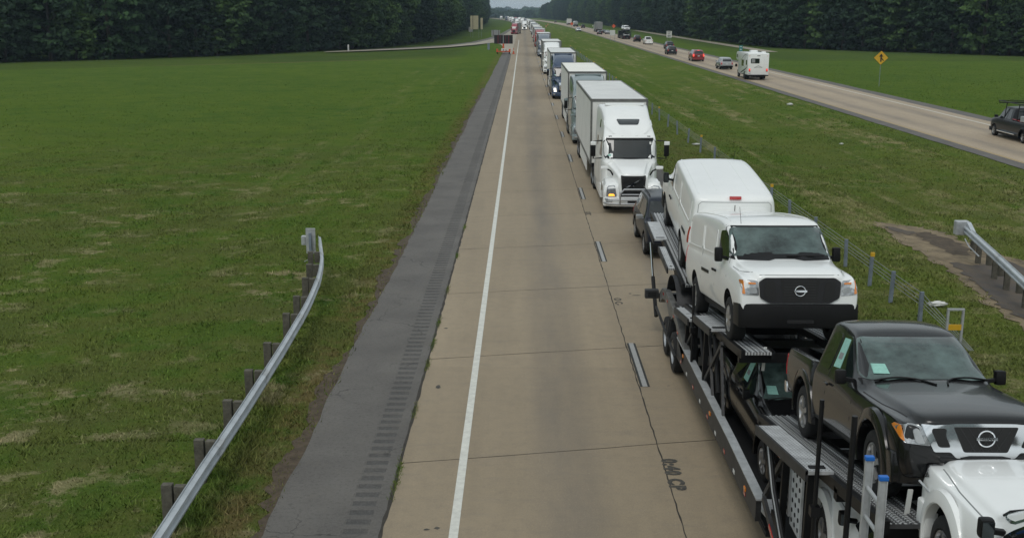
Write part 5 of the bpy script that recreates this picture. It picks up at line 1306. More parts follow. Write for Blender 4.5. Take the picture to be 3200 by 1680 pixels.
    # rear lamps and curved mudguard
    mb = MB(); mb.box((X(1.48), 26.95, 1.08), (.34, .18, .22)); lb = hb(mb, 'tail_lamp_box', M['steel'], bevel=.02)
    mb = MB(); mb.box((X(1.48), 26.86, 1.08), (.20, .02, .12)); hb(mb, 'lamp_lens', M['dark'], lb)
    V = []; F = []
    for i in range(13):
        a = R(15 + 150 * i / 12)
        for xx in (.85, 1.22): V.append((X(xx), 25.2 + .95 * math.cos(a), 1.15 + .80 * math.sin(a)))
        if i: b_ = 2 * i; F.append((b_ - 2, b_ - 1, b_ + 1, b_))
    mb = MB(); mb.add(V, F); hb(mb, 'mudguard', M['steel'], smooth=True)
    # side plate with round holes near the gooseneck
    for y0, y1, z0, z1 in ((13.55, 14.05, 1.25, 2.15), (14.15, 14.6, 1.3, 2.05)):
        mb = MB(); mb.bb(X(1.10), X(1.13), y0, y1, z0, z1); pp = hb(mb, 'perforated_plate', M['plate'])
        mb = MB()
        for iy in range(3):
            for iz in range(6):
                c = (y0 + .09 + iy * (y1 - y0 - .18) / 2, z0 + .1 + iz * (z1 - z0 - .2) / 5)
                mb.prism([(c[0] + .032 * math.cos(t * PI / 5), c[1] + .032 * math.sin(t * PI / 5)) for t in range(10)], 'x', X(1.131), X(1.137))
        hb(mb, 'plate_hole', M['dark'], pp)
    for k in range(3):
        mb = MB(); mb.tube([(X(1.30), 14.9 - .1 * k, 2.2), (X(1.34), 14.3 - .1 * k, 1.7), (X(1.3), 13.9 - .12 * k, 1.2), (X(1.33), 13.3 - .1 * k, .85)], .028, 8); hb(mb, 'hose', M['alu'] if k == 1 else M['blacksteel'], smooth=True)
    mb = MB(); mb.bar((X(1.36), 14.6, 1.35), (X(1.36), 12.8, .75), .05, .10); br = hb(mb, 'brace_arm', M['steel'])
    mb = MB(); mb.bar((X(1.39), 14.1, 1.19), (X(1.39), 13.8, 1.09), .012, .06); hb(mb, 'reflector', M['redlens'], br)
    for y in (12.7, 11.4):
        w_ = wheel(hauler, 0, 0, .48, .52, s, spokes=0, rimr=.28)
        for o in (w_, w_.children[0]): o.data.transform(Matrix.Translation(Vector((X(1.22), y, 0)) - ROOT))
    mb = MB(); mb.bb(X(.7), X(1.26), 10.6, 13.5, 1.06, 1.12); hb(mb, 'drive_wheel_fender', M['blacksteel'], bevel=.02)
# cross members, lower deck, gooseneck, tractor frame
for nm, f, ys in (('cross_member', D2, (24.5, 25.6, 27.4, 29.2, 30.5)), ('cross_member', D1, (17.9, 19.4, 21.0, 22.6, 23.8)), ('cross_member', D3, (10.8, 12.2, 13.6, 15.0, 16.1))):
    for y in ys:
        mb = MB(); mb.bb(HX - 1.12, HX + 1.12, y - .06, y + .06, f(y) - .20, f(y) - .055); hb(mb, nm, M['blacksteel'])
mb = MB(); mb.bb(HX - 1.06, HX + 1.06, 15.6, 23.4, .26, .33); hb(mb, 'lower_deck', M['dark'])
for s in (-1, 1):
    mb = MB(); mb.bb(HX + s * .55, HX + s * 1.05, 15.7, 23.4, .335, .37); hb(mb, 'lower_track', M['dark'])
    mb = MB(); mb.prism([(15.2, .62), (16.6, .36), (16.6, .40), (15.2, .68)], 'x', HX + s * .45, HX + s * 1.05); hb(mb, 'loading_ramp', M['plate'])
mb = MB(); mb.bb(HX - .45, HX + .45, 8.0, 15.6, .55, .85); mb.bb(HX - 1.1, HX + 1.1, 14.3, 15.2, .5, .9); hb(mb, 'gooseneck', M['blacksteel'])
mb = MB(); mb.bb(HX - 1.0, HX + 1.0, 23.4, 27.0, .85, 1.0); mb.cyl((HX - 1.2, 24.1, .46), (HX + 1.2, 24.1, .46), .1); mb.cyl((HX - 1.2, 25.38, .46), (HX + 1.2, 25.38, .46), .1); mb.bb(HX - 1.3, HX + 1.3, 26.8, 26.95, .9, 1.1); hb(mb, 'rear_frame', M['blacksteel'])
mb = MB()
for s in (-1, 1):
    for y0, f in ((23.9, D2), (17.5, D1)): pass
mb.bb(HX - 1.05, HX - .5, 5.2, 9.9, 2.74, 2.80); mb.bb(HX + .5, HX + 1.05, 5.2, 9.9, 2.74, 2.80); mb.bb(HX - 1.1, HX + 1.1, 9.5, 9.62, 2.6, 2.74); mb.bb(HX - 1.1, HX + 1.1, 6.5, 6.62, 2.6, 2.74); hb(mb, 'head_rack', M['deck'])
mb = MB()
for s in (-1, 1):
    for y in (6.2, 9.7): mb.bar((HX + s * 1.12, y, .9), (HX + s * 1.12, y, 2.74), .10, .10)
hb(mb, 'head_rack_leg', M['blacksteel'])
for a, b in (((3.98, 10.75, 3.35), (4.5, 9.2, 2.85)), ((4.12, 10.6, 2.9), (4.35, 9.6, 2.8))):
    mb = MB(); mb.cyl(a, b, .012, 6); hb(mb, 'tie_down_cable', M['alu'])
for x, y, z in ((4.05, 18.05, 2.05), (3.95, 10.95, 2.75)):
    mb = MB(); mb.bar((x, y, z), (x + .02, y - .02, z + .42), .05, .015, up=(0, 1, 0)); hb(mb, 'wheel_strap', M['signwhite'])
# cargo
van = make_van('cargo_van', 'white cargo van facing the viewer on the upper deck of the car carrier', M['white'], (4.61, 21.03, 2.01), PI, .142, 'new white vans riding on the car carrier')
van2 = make_van('cargo_van', 'white cargo van facing away at the rear of the car carrier', M['white'], (4.76, 27.35, 2.175), -.03, .076, 'new white vans riding on the car carrier')
pk = make_pickup('pickup_truck', 'black pickup with chrome grille on the upper front deck of the car carrier', M['black'], (4.72, 13.28, 2.47), PI - .012, .181, 'new pickups riding on the car carrier', .97)
pk2 = make_pickup('pickup_truck', 'black pickup sitting low inside the car carrier under the white van', M['black'], (4.80, 19.15, .345), PI + .03, -.015, 'new pickups riding on the car carrier', .96)
pk3 = make_pickup('pickup_truck', 'white pickup facing away on the head rack below the black pickup grille', M['white'], (4.83, 8.42, 2.545), -.03, -.012, 'new pickups riding on the car carrier', .97, interior_paper=False, seam=M['seamw'])
pk4 = make_pickup('pickup_truck', 'white pickup tucked under the front deck behind the aluminium ladder', M['white'], (4.68, 11.75, 1.02), -.02, .02, 'new pickups riding on the car carrier', .96, interior_paper=False, seam=M['seamw'])
# ladder leaning on the carrier
la = empty('ladder', 'aluminium extension ladder with blue end caps strapped to the car carrier', 'ladder', (3.36, 10.2, 1.1))
for i, (y, z) in enumerate(((.24, 2.60), (-.18, 2.58))):
    mb = MB(); mb.bb(-.034, .034, y - .010, y + .010, 0, z); mb.bb(-.038, -.028, y - .022, y + .022, 0, z); mb.bb(.028, .038, y - .022, y + .022, 0, z); mb.build('ladder_rail', M['alu'], la)
    mb = MB(); mb.box((0, y, z + .02), (.09, .06, .045)); mb.build('end_cap', mat('blue_plastic', (.01, .12, .45), .4) if i == 0 else bpy.data.materials['blue_plastic'], la, bevel=.01)
for k in range(8):
    mb = MB(); mb.cyl((0, -.17, .22 + k * .30), (0, .23, .22 + k * .30), .020, 8); mb.build('rung', M['alu'], la)
# dark SUV behind the carrier
suv = make_car('suv', 'dark blue SUV with roof rails and silver mirrors behind the car carrier', 'SUV', M['darkblue'], (5.0, 37.9, 0), PI, 'suv', 4.7, 1.86, 1.74, rails=True, mirror_m=M['rim'])
# ------------------------------------------------ queue of lorries in the right lane
GQ = 'lorries queuing in the right lane'
T1 = make_tractor('semi_truck', 'white sleeper lorry with chrome bumper guard first in the queue', M['white'], (4.48, 43.9, 0), PI, GQ, guard=True, lamps='amber', mirrors=M['trim'])
make_trailer('box_trailer', 'white box trailer behind the leading white lorry', (4.42, 50.6, 0), PI, M['white2'], M['roofdirt'], 14.0, 4.08, GQ)
def queue_paint(n, c): return mat(n, c, .32, coat=.8, noise=(1.5, .12))
QP = {'teal': queue_paint('pale_teal_paint', (.20, .25, .255)), 'blue': queue_paint('blue_lorry_paint', (.026, .050, .105)), 'grey': queue_paint('blue_grey_paint', (.13, .155, .19)),
      'red': queue_paint('red_lorry_paint', (.34, .035, .035)), 'crimson': queue_paint('crimson_paint', (.30, .02, .04))}
Q = [  # bumper y, cab x, paint, trailer, roof, label, lamps
    (67.3, 4.25, QP['teal'], 'white2', 'roofclean', 'pale teal lorry second in the queue behind the white one', 'box trailer with bright cream roof second in the queue', None, 13.6),
    (103.5, 3.95, QP['blue'], 'white2', 'roofdirt', 'dark blue lorry with one lit headlamp third in the queue', 'box trailer behind the dark blue lorry', 'lit', 14.6),
    (146, 3.95, M['white'], 'signback', 'roofdirt', 'tall white lorry just behind the dark blue one', 'grey sided trailer behind the tall white lorry', None, 14.6),
    (205, 4.0, QP['grey'], 'signback', 'roofdirt', 'blue grey lorry fifth in the queue', 'grey trailer behind the blue grey lorry', None, 14.6),
    (262, 4.1, QP['red'], 'white2', 'roofdirt', 'red cabbed lorry in the queue', 'white trailer behind the red cabbed lorry', None, 14.6),
    (305, 4.2, QP['grey'], 'white2', 'roofclean', 'pale blue lorry behind the red cabbed one', 'bright roofed trailer behind the pale blue lorry', None, 14.6),
    (352, 4.3, M['white'], 'white2', 'roofclean', 'white lorry seventh in the queue far down the lane', 'white trailer seventh in the queue far down the lane', None, 14.6),
    (405, 4.4, QP['grey'], 'white2', 'roofdirt', 'grey lorry far back in the queue', 'white trailer far back in the queue', None, 14.6),
    (470, 4.4, M['white'], 'white2', 'roofdirt', 'white lorry near the distant end of the queue', 'trailer near the distant end of the queue', None, 14.6),
    (540, 4.4, M['blackgrey'], 'white2', 'roofdirt', 'charcoal lorry at the distant end of the queue', 'trailer at the distant end of the queue', None, 14.6)]
for i, (y, x, p, sk, rf, l1, l2, lp, tl) in enumerate(Q):
    if i < 3: make_tractor('semi_truck', l1, p, (x, y, 0), PI, GQ, lamps=lp, guard=False, mirrors=M['trim'], vent=False, grille=M['chrome'] if lp else None)
    else: make_tractor('semi_truck', l1, p, (x + shift(y), y, 0), PI, GQ, detail=False, vent=False)
    make_trailer('box_trailer', l2, (x + .1 + shift(y), y + 7.0, 0), PI, M[sk], M[rf], tl, 4.08, GQ, dirt=i in (0, 2))
GL2 = 'oncoming traffic in the left lane and exit lane'
make_tractor('semi_truck', 'white lorry with glaring headlamps in the left lane far ahead', M['white'], (.9, 520, 0), PI, GL2, detail=False, lamps='lit', vent=False)
make_trailer('box_trailer', 'white trailer behind the lorry with glaring headlamps', (.9 + shift(528), 528, 0), PI, M['white2'], M['roofclean'], 14.6, 4.0, GL2)
rt_ = make_tractor('semi_truck', 'crimson lorry moving into the exit lane', QP['crimson'], (-3.25, 418, 0), PI - .06, GL2, detail=False, vent=False)
make_trailer('box_trailer', 'grey trailer pulled by the crimson lorry', (-2.8, 425.3, 0), PI - .065, M['signback'], M['roofdirt'], 14.6, 4.0, GL2)
GF = 'far vehicles where the road bends left'
FAR = [(700, -2.6, 'w', 'T'), (740, 1.2, 'w', 'T'), (790, -2.4, 'g', 'T'), (850, 1.0, 'w', 'T'), (905, -2.8, 'w', 'T'), (960, 1.0, 'c', 'T'), (1010, -2.6, 'w', 'T'), (1070, .8, 'w', 'T'), (1140, -2.6, 'b', 'T'), (1200, 1, 'w', 'T'), (1290, -2.6, 'w', 'T'), (1370, 1, 'c', 'T'), (620, 4.4, 'w', 'T'), (690, 4.4, 'w', 'T'), (770, 4.4, 'g', 'T'), (860, 4.4, 'w', 'T'), (960, 4.4, 'w', 'T')]
proto_far = {}
for i, (y, x, c, k) in enumerate(FAR):
    p = {'w': M['white'], 'g': QP['grey'], 'c': QP['crimson'], 'b': QP['blue']}[c]; key = c
    loc = (x + shift(y), y, 0); ang = PI + math.atan(8e-5 * max(0, y - 550))
    lab = {'w': 'white lorry shimmering in the distance where the road bends', 'g': 'grey lorry in the distance where the road bends', 'c': 'red lorry in the distance where the road bends', 'b': 'blue lorry in the distance where the road bends'}[c]
    if key not in proto_far:
        proto_far[key] = (make_tractor('semi_truck', lab, p, loc, ang, GF, detail=False, vent=False), make_trailer('box_trailer', lab.replace('lorry', "lorry's trailer"), (loc[0], y + 7, 0), ang, M['white2'], M['roofclean'], 14.6, 4.0, GF))
    else:
        a, b = proto_far[key]; a2 = copy_tree(a); a2.location = loc; a2.rotation_euler.z = ang; b2 = copy_tree(b); b2.location = (loc[0], y + 7, 0); b2.rotation_euler.z = ang
# ------------------------------------------------ opposite carriageway, all driving away
GO = 'traffic driving away on the far carriageway'
M['silver'] = mat('silver_paint', (.38, .40, .41), .3, metal=.4, coat=.8); M['redp'] = mat('deep_red_paint', (.20, .008, .012), .3, coat=1, noise=(2, .15))
make_car('suv', 'silver SUV driving away just ahead of the motorhome', 'SUV', M['silver'], (29.1, 160.5, 0), 0, 'suv', 4.5, 1.82, 1.68, group=GO)
make_car('suv', 'dark red SUV with lit brake lights on the far carriageway', 'SUV', M['redp'], (29.2, 187, 0), 0, 'suv', 5.1, 2.0, 1.88, lit=True, group=GO, trimlow=False)
make_car('car', 'dark grey crossover ahead of the red SUV', 'car', M['blackgrey'], (28.9, 217, 0), 0, 'suv', 4.6, 1.9, 1.62, group=GO, trimlow=False)
make_car('car', 'dark SUV in the outer lane partly hidden by the grey crossover', 'car', M['darkblue'], (32.7, 249, 0), 0, 'suv', 4.7, 1.85, 1.68, group=GO)
make_car('pickup_truck', 'white pickup driving away near the speed limit sign', 'pickup truck', M['white'], (32.2, 286, 0), 0, 'pickup', 5.7, 2.0, 1.92, group=GO, trimlow=False)
make_car('jeep', 'black boxy jeep with spare wheel behind the loaded car carrier', 'jeep', M['black'], (31.9, 311, 0), 0, 'jeep', 4.3, 1.85, 1.85, group=GO, spare=True)
make_car('car', 'black hatchback following the grey box lorry', 'car', M['black'], (28.6, 414, 0), 0, 'suv', 4.4, 1.8, 1.5, group=GO)
make_car('car', 'grey car in the outer lane next to the black hatchback', 'car', M['blackgrey'], (31.9, 438, 0), 0, 'sedan', 4.7, 1.82, 1.45, group=GO)
make_car('car', 'pale silver car partly behind the white median sign', 'car', M['silver'], (32.1, 421, 0), 0, 'sedan', 4.6, 1.8, 1.48, group=GO)
make_car('pickup_truck', 'dark pickup behind the tanker lorry', 'pickup truck', M['blackgrey'], (31.7, 585, 0), 0, 'pickup', 5.6, 1.95, 1.9, group=GO)
make_car('police_car', 'white car with blue roof bar parked on the median edge facing the viewer', 'car', M['white'], (23.9, 478, 0), PI + .1, 'sedan', 5.0, 1.95, 1.5, group=GO)
make_car('car', 'small dark car far off on the opposite carriageway', 'car', M['blackgrey'], (26.5, 900, 0), 0, 'suv', 4.6, 1.8, 1.6, group=GO)
make_trailer('box_trailer', 'grey box trailer ahead of the black hatchback', (32.0, 478, 0), 0, M['signback'], M['roofdirt'], 14.0, 4.05, GO)
make_tractor('semi_truck', 'lorry cab pulling the grey box trailer away', M['white'], (32.0, 486, 0), 0, GO, detail=False)
make_trailer('box_trailer', 'pale box trailer in the distance beside the tanker', (31.2, 752, 0), 0, M['white2'], M['roofdirt'], 14.0, 4.05, GO)
make_tractor('semi_truck', 'lorry cab ahead of the pale box trailer', M['white'], (31.0, 760, 0), 0, GO, detail=False)
tk = empty('tanker_truck', 'rounded silver tanker driving away in the distance', 'tanker', (31.0, 655, 0), 0, GO)
mb = MB(); mb.lathe([(-11, .0), (-11.0, .9), (-10.8, 1.1), (-.2, 1.1), (0, .9), (0, 0)], (0, 0, 2.15), 'y', 24); mb.build('tank', M['silver'], tk, smooth=True)
mb = MB(); mb.bb(-.9, .9, -11.2, 1, .8, 1.1); mb.bb(-1.2, 1.2, -11.3, -11.1, .5, .8); mb.build('chassis', M['dark'], tk)
mb = MB(); mb.bb(-1.15, 1.15, .6, 3.2, .8, 3.0); mb.build('cab', M['white'], tk, bevel=.15, smooth=True)
for s in (1, -1):
    for y in (-10, -8.7, -1, 3): wheel(tk, s * 1.2, y, .5, .5, s, spokes=0, rimr=.28)
# motorhome
def make_motorhome(loc, rz):
    e = empty('motorhome', 'white motorhome with swirl graphics and lit brake lights', 'motorhome', loc, rz, GO); w = 1.25
    # y=0 at the rear wall, nose forward
    mb = MB(); mb.prism([(0, .62), (0, 3.12), (.12, 3.18), (6.9, 3.18), (7.35, 3.0), (7.4, 2.3), (6.9, 2.15), (6.0, 2.12), (6.0, .62)], 'x', -w, w); body = mb.build('body', M['white'], e, bevel=.05, smooth=True)
    S_ = [sec(8.35, .6, .7, .75, 1.0, .7, 1.1, .5, .06, .01), sec(8.25, .5, .88, .92, 1.1, .86, 1.22, .66, .06, .02), sec(7.6, .45, .95, 1.0, 1.2, .95, 1.36, .8, .06, .02), sec(7.3, .45, .96, 1.0, 1.2, .95, 1.42, .8, .06, .02),
          sec(6.8, .45, .96, 1.0, 1.25, .95, 2.05, .75, .08, .02), sec(6.0, .45, .96, 1.0, 1.25, .95, 2.11, .75, .08, .02)]
    me = loft(S_, 2); me = cut(me, [arch_cutter(s * .6, s * 1.3, 7.35, .42, .5) for s in (1, -1)], [M['white'], M['dark']]); auto_smooth(me, R(32)); new_obj('cab', me, e); bv = bvh_of(me)
    patch('windshield', bv, 'front', [(-.84, 1.46), (.84, 1.46), (.72, 1.98), (-.72, 1.98)], M['glass'], e)
    for s in (1, -1):
        patch('door_window', bv, 'right' if s > 0 else 'left', [(7.1, 1.30), (6.3, 1.30), (6.3, 1.85), (6.8, 1.85)], M['glass'], e)
        mb = MB(); mb.box((s * 1.30, 7.0, 1.45), (.28, .1, .34)); mb.build('mirror', M['trim'], e, bevel=.03)
        X = s * (w + .006)
        for y0, y1, z0, z1 in ((.55, 1.25, 1.75, 2.35), (2.6, 3.9, 1.55, 2.3), (6.5, 7.05, 2.45, 2.85)):
            mb = MB(); mb.prism(rounded([(y0, z0), (y1, z0), (y1, z1), (y0, z1)], .1), 'x', X - s * .02, X + s * .012); mb.build('side_window', M['glass'], e)
        def swirl(pts, wd, m, name='swirl_graphic'):
            mb = MB(); V = []; F = []
            for i, (y, z) in enumerate(pts):
                t = i / (len(pts) - 1); k = wd * math.sin(PI * min(1, t * 1.1 + .04)) + .01
                V += [(X + s * .002, y, z - k / 2), (X + s * .002, y, z + k / 2)]
                if i: F.append((2 * i - 2, 2 * i - 1, 2 * i + 1, 2 * i))
            mb.add(V, F); mb.build(name, m, body)
        gm = M['dark'] if True else 0
        swirl([(.15 + t * .45, 1.75 - .9 * (t / 10) ** .6 - .02 * t) for t in range(13)], .16, M['dark'])
        swirl([(.4 + t * .5, 2.85 - .06 * t + .25 * math.sin(t * .5)) for t in range(11)], .10, M['signback'])
        swirl([(1.5 + t * .4, 1.3 + .35 * math.sin(t * .45)) for t in range(10)], .07, M['signback'])
        swirl([(1.7 + t * .1, 2.9 - t * .13) for t in range(10)], .10, M['dark'])
        mb = MB(); mb.box((s * (w + .01), 1.5, .95), (.02, .9, .05)); mb.build('trim_strip', M['trim'], e)
        wheel(e, s * 1.18, 2.0, .40, .5, s, spokes=0, rimr=.22); wheel(e, s * .98, 7.35, .40, .25, s, spokes=0, rimr=.22)
        V = []
        mb = MB(); mb.lathe([(0, .46), (.006 * s, .46), (.006 * s, .0)], (s * (w + .0), 2.0, .5), 'x', 20); mb.build('wheel_well', M['dark'], e)
        mb = MB(); mb.box((s * 1.04, -.03, 1.18), (.20, .06, .36)); tl = mb.build('tail_light', M['redlens'], e, bevel=.02)
        mb = MB(); mb.box((s * 1.04, -.066, 1.24), (.14, .012, .18)); mb.build('brake_lamp', M['redlit'], tl)
        mb = MB(); mb.box((s * 1.08, -.02, 2.86), (.08, .03, .06)); mb.build('marker_lamp', M['amber'], e)
    mb = MB(); mb.prism(rounded([(-.92, 1.98), (-.92, 2.55), (.12, 2.55), (.12, 1.98)], .1), 'y', -.025, .01); rw = mb.build('rear_window', M['glass'], e, smooth=True)
    mb = MB(); mb.bb(-.82, -.42, -.032, -.026, 2.05, 2.48); mb.build('blind', M['signback'], rw)
    mb = MB(); mb.prism([(-.55, 1.50), (-.35, 1.56), (0.0, 1.72), (.38, 1.56), (.6, 1.50), (.3, 1.53), (0, 1.64), (-.3, 1.53)], 'y', -.012, .005); mb.build('mountain_emblem', M['signback'], e)
    mb = MB()
    for k in range(7): mb.bb(-.48 + k * .14, -.39 + k * .14, -.010, .004, 1.44, 1.50)
    mb.build('emblem_lettering', M['signback'], e)
    mb = MB(); mb.bb(-.18, .18, -.03, 0, 2.84, 2.90); mb.build('high_lamp', M['trim'], e)
    mb = MB(); mb.bb(-1.2, -.9, -.03, 0, .72, .88); mb.build('licence_plate', M['plateW'], e)
    mb = MB(); mb.bb(-1.22, 1.22, -.18, .05, .48, .60); mb.build('rear_bumper', M['trim'], e, bevel=.02)
    mb = MB(); mb.bb(-.5, .5, .3, 7.8, .35, .6); mb.bb(-.2, .25, -.1, .3, .3, .48); mb.build('chassis', M['dark'], e)
    mb = MB(); mb.bb(-.45, .40, 2.6, 3.6, 3.16, 3.44); mb.build('roof_air_conditioner', M['white'], e, bevel=.08, smooth=True)
    mb = MB(); mb.bb(.55, 1.0, .8, 1.3, 3.16, 3.34); mb.build('roof_vent', M['white'], e, bevel=.05, smooth=True)
    return e
make_motorhome((28.3, 133.5, 0), 0)
# dual-rear-wheel pickup with a ladder rack at the right edge
e = make_car('pickup_truck', 'black crew pickup with ladder rack and chrome steps at the right edge', 'pickup truck', M['blackgrey'], (32.1, 70.7, 0), -.02, 'pickup', 6.3, 2.05, 2.02, group=GO, mirror_m=M['trim'], trimlow=False)
mb = MB()
for s in (1, -1):
    mb.tube([(s * .85, 2.2, 2.30), (s * .85, -3.0, 2.30)], .035, 8)
    for y in (.9, -1.0, -2.9): mb.tube([(s * .95, y, 1.25), (s * .85, y, 2.30)], .03, 6)
for y in (2.2, .9, -1.0, -2.9): mb.tube([(-.85, y, 2.30), (.85, y, 2.30)], .03, 6)
mb.tube([(-.85, 2.2, 2.30), (-.85, 2.15, 2.16), (.85, 2.15, 2.16), (.85, 2.2, 2.3)], .03, 6)
mb.build('ladder_rack', M['blacksteel'], e)
for s in (1, -1):
    mb = MB(); mb.bb(s * 1.0, s * 1.14, -1.2, 1.5, .40, .46); mb.build('running_board', M['chrome'], e, bevel=.015)
    mb = MB(); mb.bb(s * .70, s * 1.0, -2.7, -1.6, 1.28, 1.62); mb.build('tool_box', M['alu'], e, bevel=.02)
    flare(e, -3.15 + .92, .38, .45, .60, .96, 1.12, M['blackgrey'])
# the loaded car carrier on the far side
ch = empty('car_hauler', 'black car carrier with two white SUVs on top driving away', 'car carrier', (31.9, 341, 0), 0, GO)
mb = MB()
for s in (-1, 1):
    for y in (0, 3, 6, 9, 12, 15): mb.bar((s * 1.25, y, .5), (s * 1.25, y, 2.3), .14, .14)
    for y in (0, 3, 6, 9, 12): mb.bar((s * 1.25, y, .5), (s * 1.25, y + 3, 2.3), .09, .09)
    mb.bar((s * 1.25, -.5, 2.3), (s * 1.25, 16, 2.4), .14, .2); mb.bar((s * 1.25, -.5, .6), (s * 1.25, 15, .6), .14, .35)
mb.build('side_frame', M['blacksteel'], ch)
mb = MB(); mb.bb(-1.2, 1.2, -.5, 16, 2.28, 2.36); mb.build('upper_deck', M['dark'], ch)
mb = MB(); mb.bb(-1.2, 1.2, -.6, 15, .45, .55); mb.bb(-1.25, 1.25, -.75, -.6, .4, .75); mb.build('lower_deck', M['dark'], ch)
mb = MB(); mb.bb(-1.15, 1.15, 15.5, 19.5, .8, 2.2); mb.build('cab', M['blackgrey'], ch, bevel=.15, smooth=True)
for s in (1, -1):
    mb = MB(); mb.box((s * .9, -.77, .62), (.3, .03, .1)); mb.build('tail_light', M['redlens'], ch)
    for y in (2.0, 3.3, 14, 18.5): wheel(ch, s * 1.24, y, .48, .5, s, spokes=0, rimr=.28)
GC = 'vehicles carried on the far car carrier'
make_car('suv', 'white SUV at the back of the far car carrier top deck', 'SUV', M['white'], (31.9, 343.2, 2.37), PI, 'suv', 4.6, 1.85, 1.62, group=GC)
make_car('suv', 'white SUV further forward on the far car carrier top deck', 'SUV', M['white'], (31.9, 349, 2.42), PI, 'suv', 4.6, 1.85, 1.62, group=GC)
make_car('car', 'white car on the lower deck of the far car carrier', 'car', M['white'], (31.9, 343.2, .56), PI, 'sedan', 4.5, 1.8, 1.42, group=GC)
mb = MB(); mb.box((23.9, 478, 1.56), (1.1, .3, .12)); tag(mb.build('light_bar', mat('blue_lamp_bar', (.05, .12, .5), .2), bevel=.03), 'blue lamp bar on the roof of the white police car', 'light bar')

# ================================================================ ROADSIDE
# cable barrier in the median
FX = 10.38
fen = empty('cable_barrier', 'four-cable median barrier on steel posts beside the queue of lorries', 'cable barrier', (FX, 28.3, 0))
posts = [28.0, 30.3, 32.2, 34.7, 38.6, 42.2, 45.4, 49.6, 54.4, 59.2, 64.0, 68.8] + [68.8 + 4.88 * k for k in range(1, 36)]
for i, y in enumerate(posts):
    mb = MB(); mb.box((0, y - 28.3, .42), (.085, .06, .90)); mb.bb(-.055, -.04, y - 28.3 - .05, y - 28.3 + .05, -.05, .87); p = mb.build('post', M['galvblue'] if 'galvblue' in M else M.setdefault('galvblue', mat('blue_grey_galvanised', (.22, .26, .31), .55, metal=.2, noise=(6, .25))), fen)
    p.rotation_euler = (0, R(random.uniform(-3, 3)), 0)
    if i in (3 - 1, 6) or i % 4 == 2:
        mb = MB(); mb.box((0, y - 28.3, .93), (.11, .08, .12)); mb.build('reflector_cap', M['yellow'], p)
for z in (.48, .58, .68, .80):
    mb = MB(); mb.tube([(.03, y - 28.3 + (0), z) for y in posts[::1]][:1] + [(.03, y - 28.3, z) for y in posts[1:]], .0095, 5); mb.build('cable', M['cable'], fen)
for z in (.48, .58, .68, .80):
    mb = MB(); mb.tube([(.03, -.3, z), (.10 + z * .3, -2.9, .10)], .0095, 5); mb.build('cable', M['cable'], fen)
an = empty('cable_anchor', 'small steel anchor frame with a yellow band at the end of the cable barrier', 'anchor', (10.42, 25.9, gz(10.42, 25.9)))
mb = MB()
for s in (-1, 1): mb.bb(s * .155, s * .205, -.03, .03, 0, .98)
mb.bb(-.205, .205, -.03, .03, .985, 1.03); mb.build('frame', M['alu'], an)
mb = MB(); mb.bb(-.155, .155, -.035, -.01, .50, .64); mb.build('reflective_band', M['yellow'], an)
mb = MB(); mb.bb(-.24, .24, -.14, .14, -.1, .03); mb.build('concrete_foot', M['signback'], an)

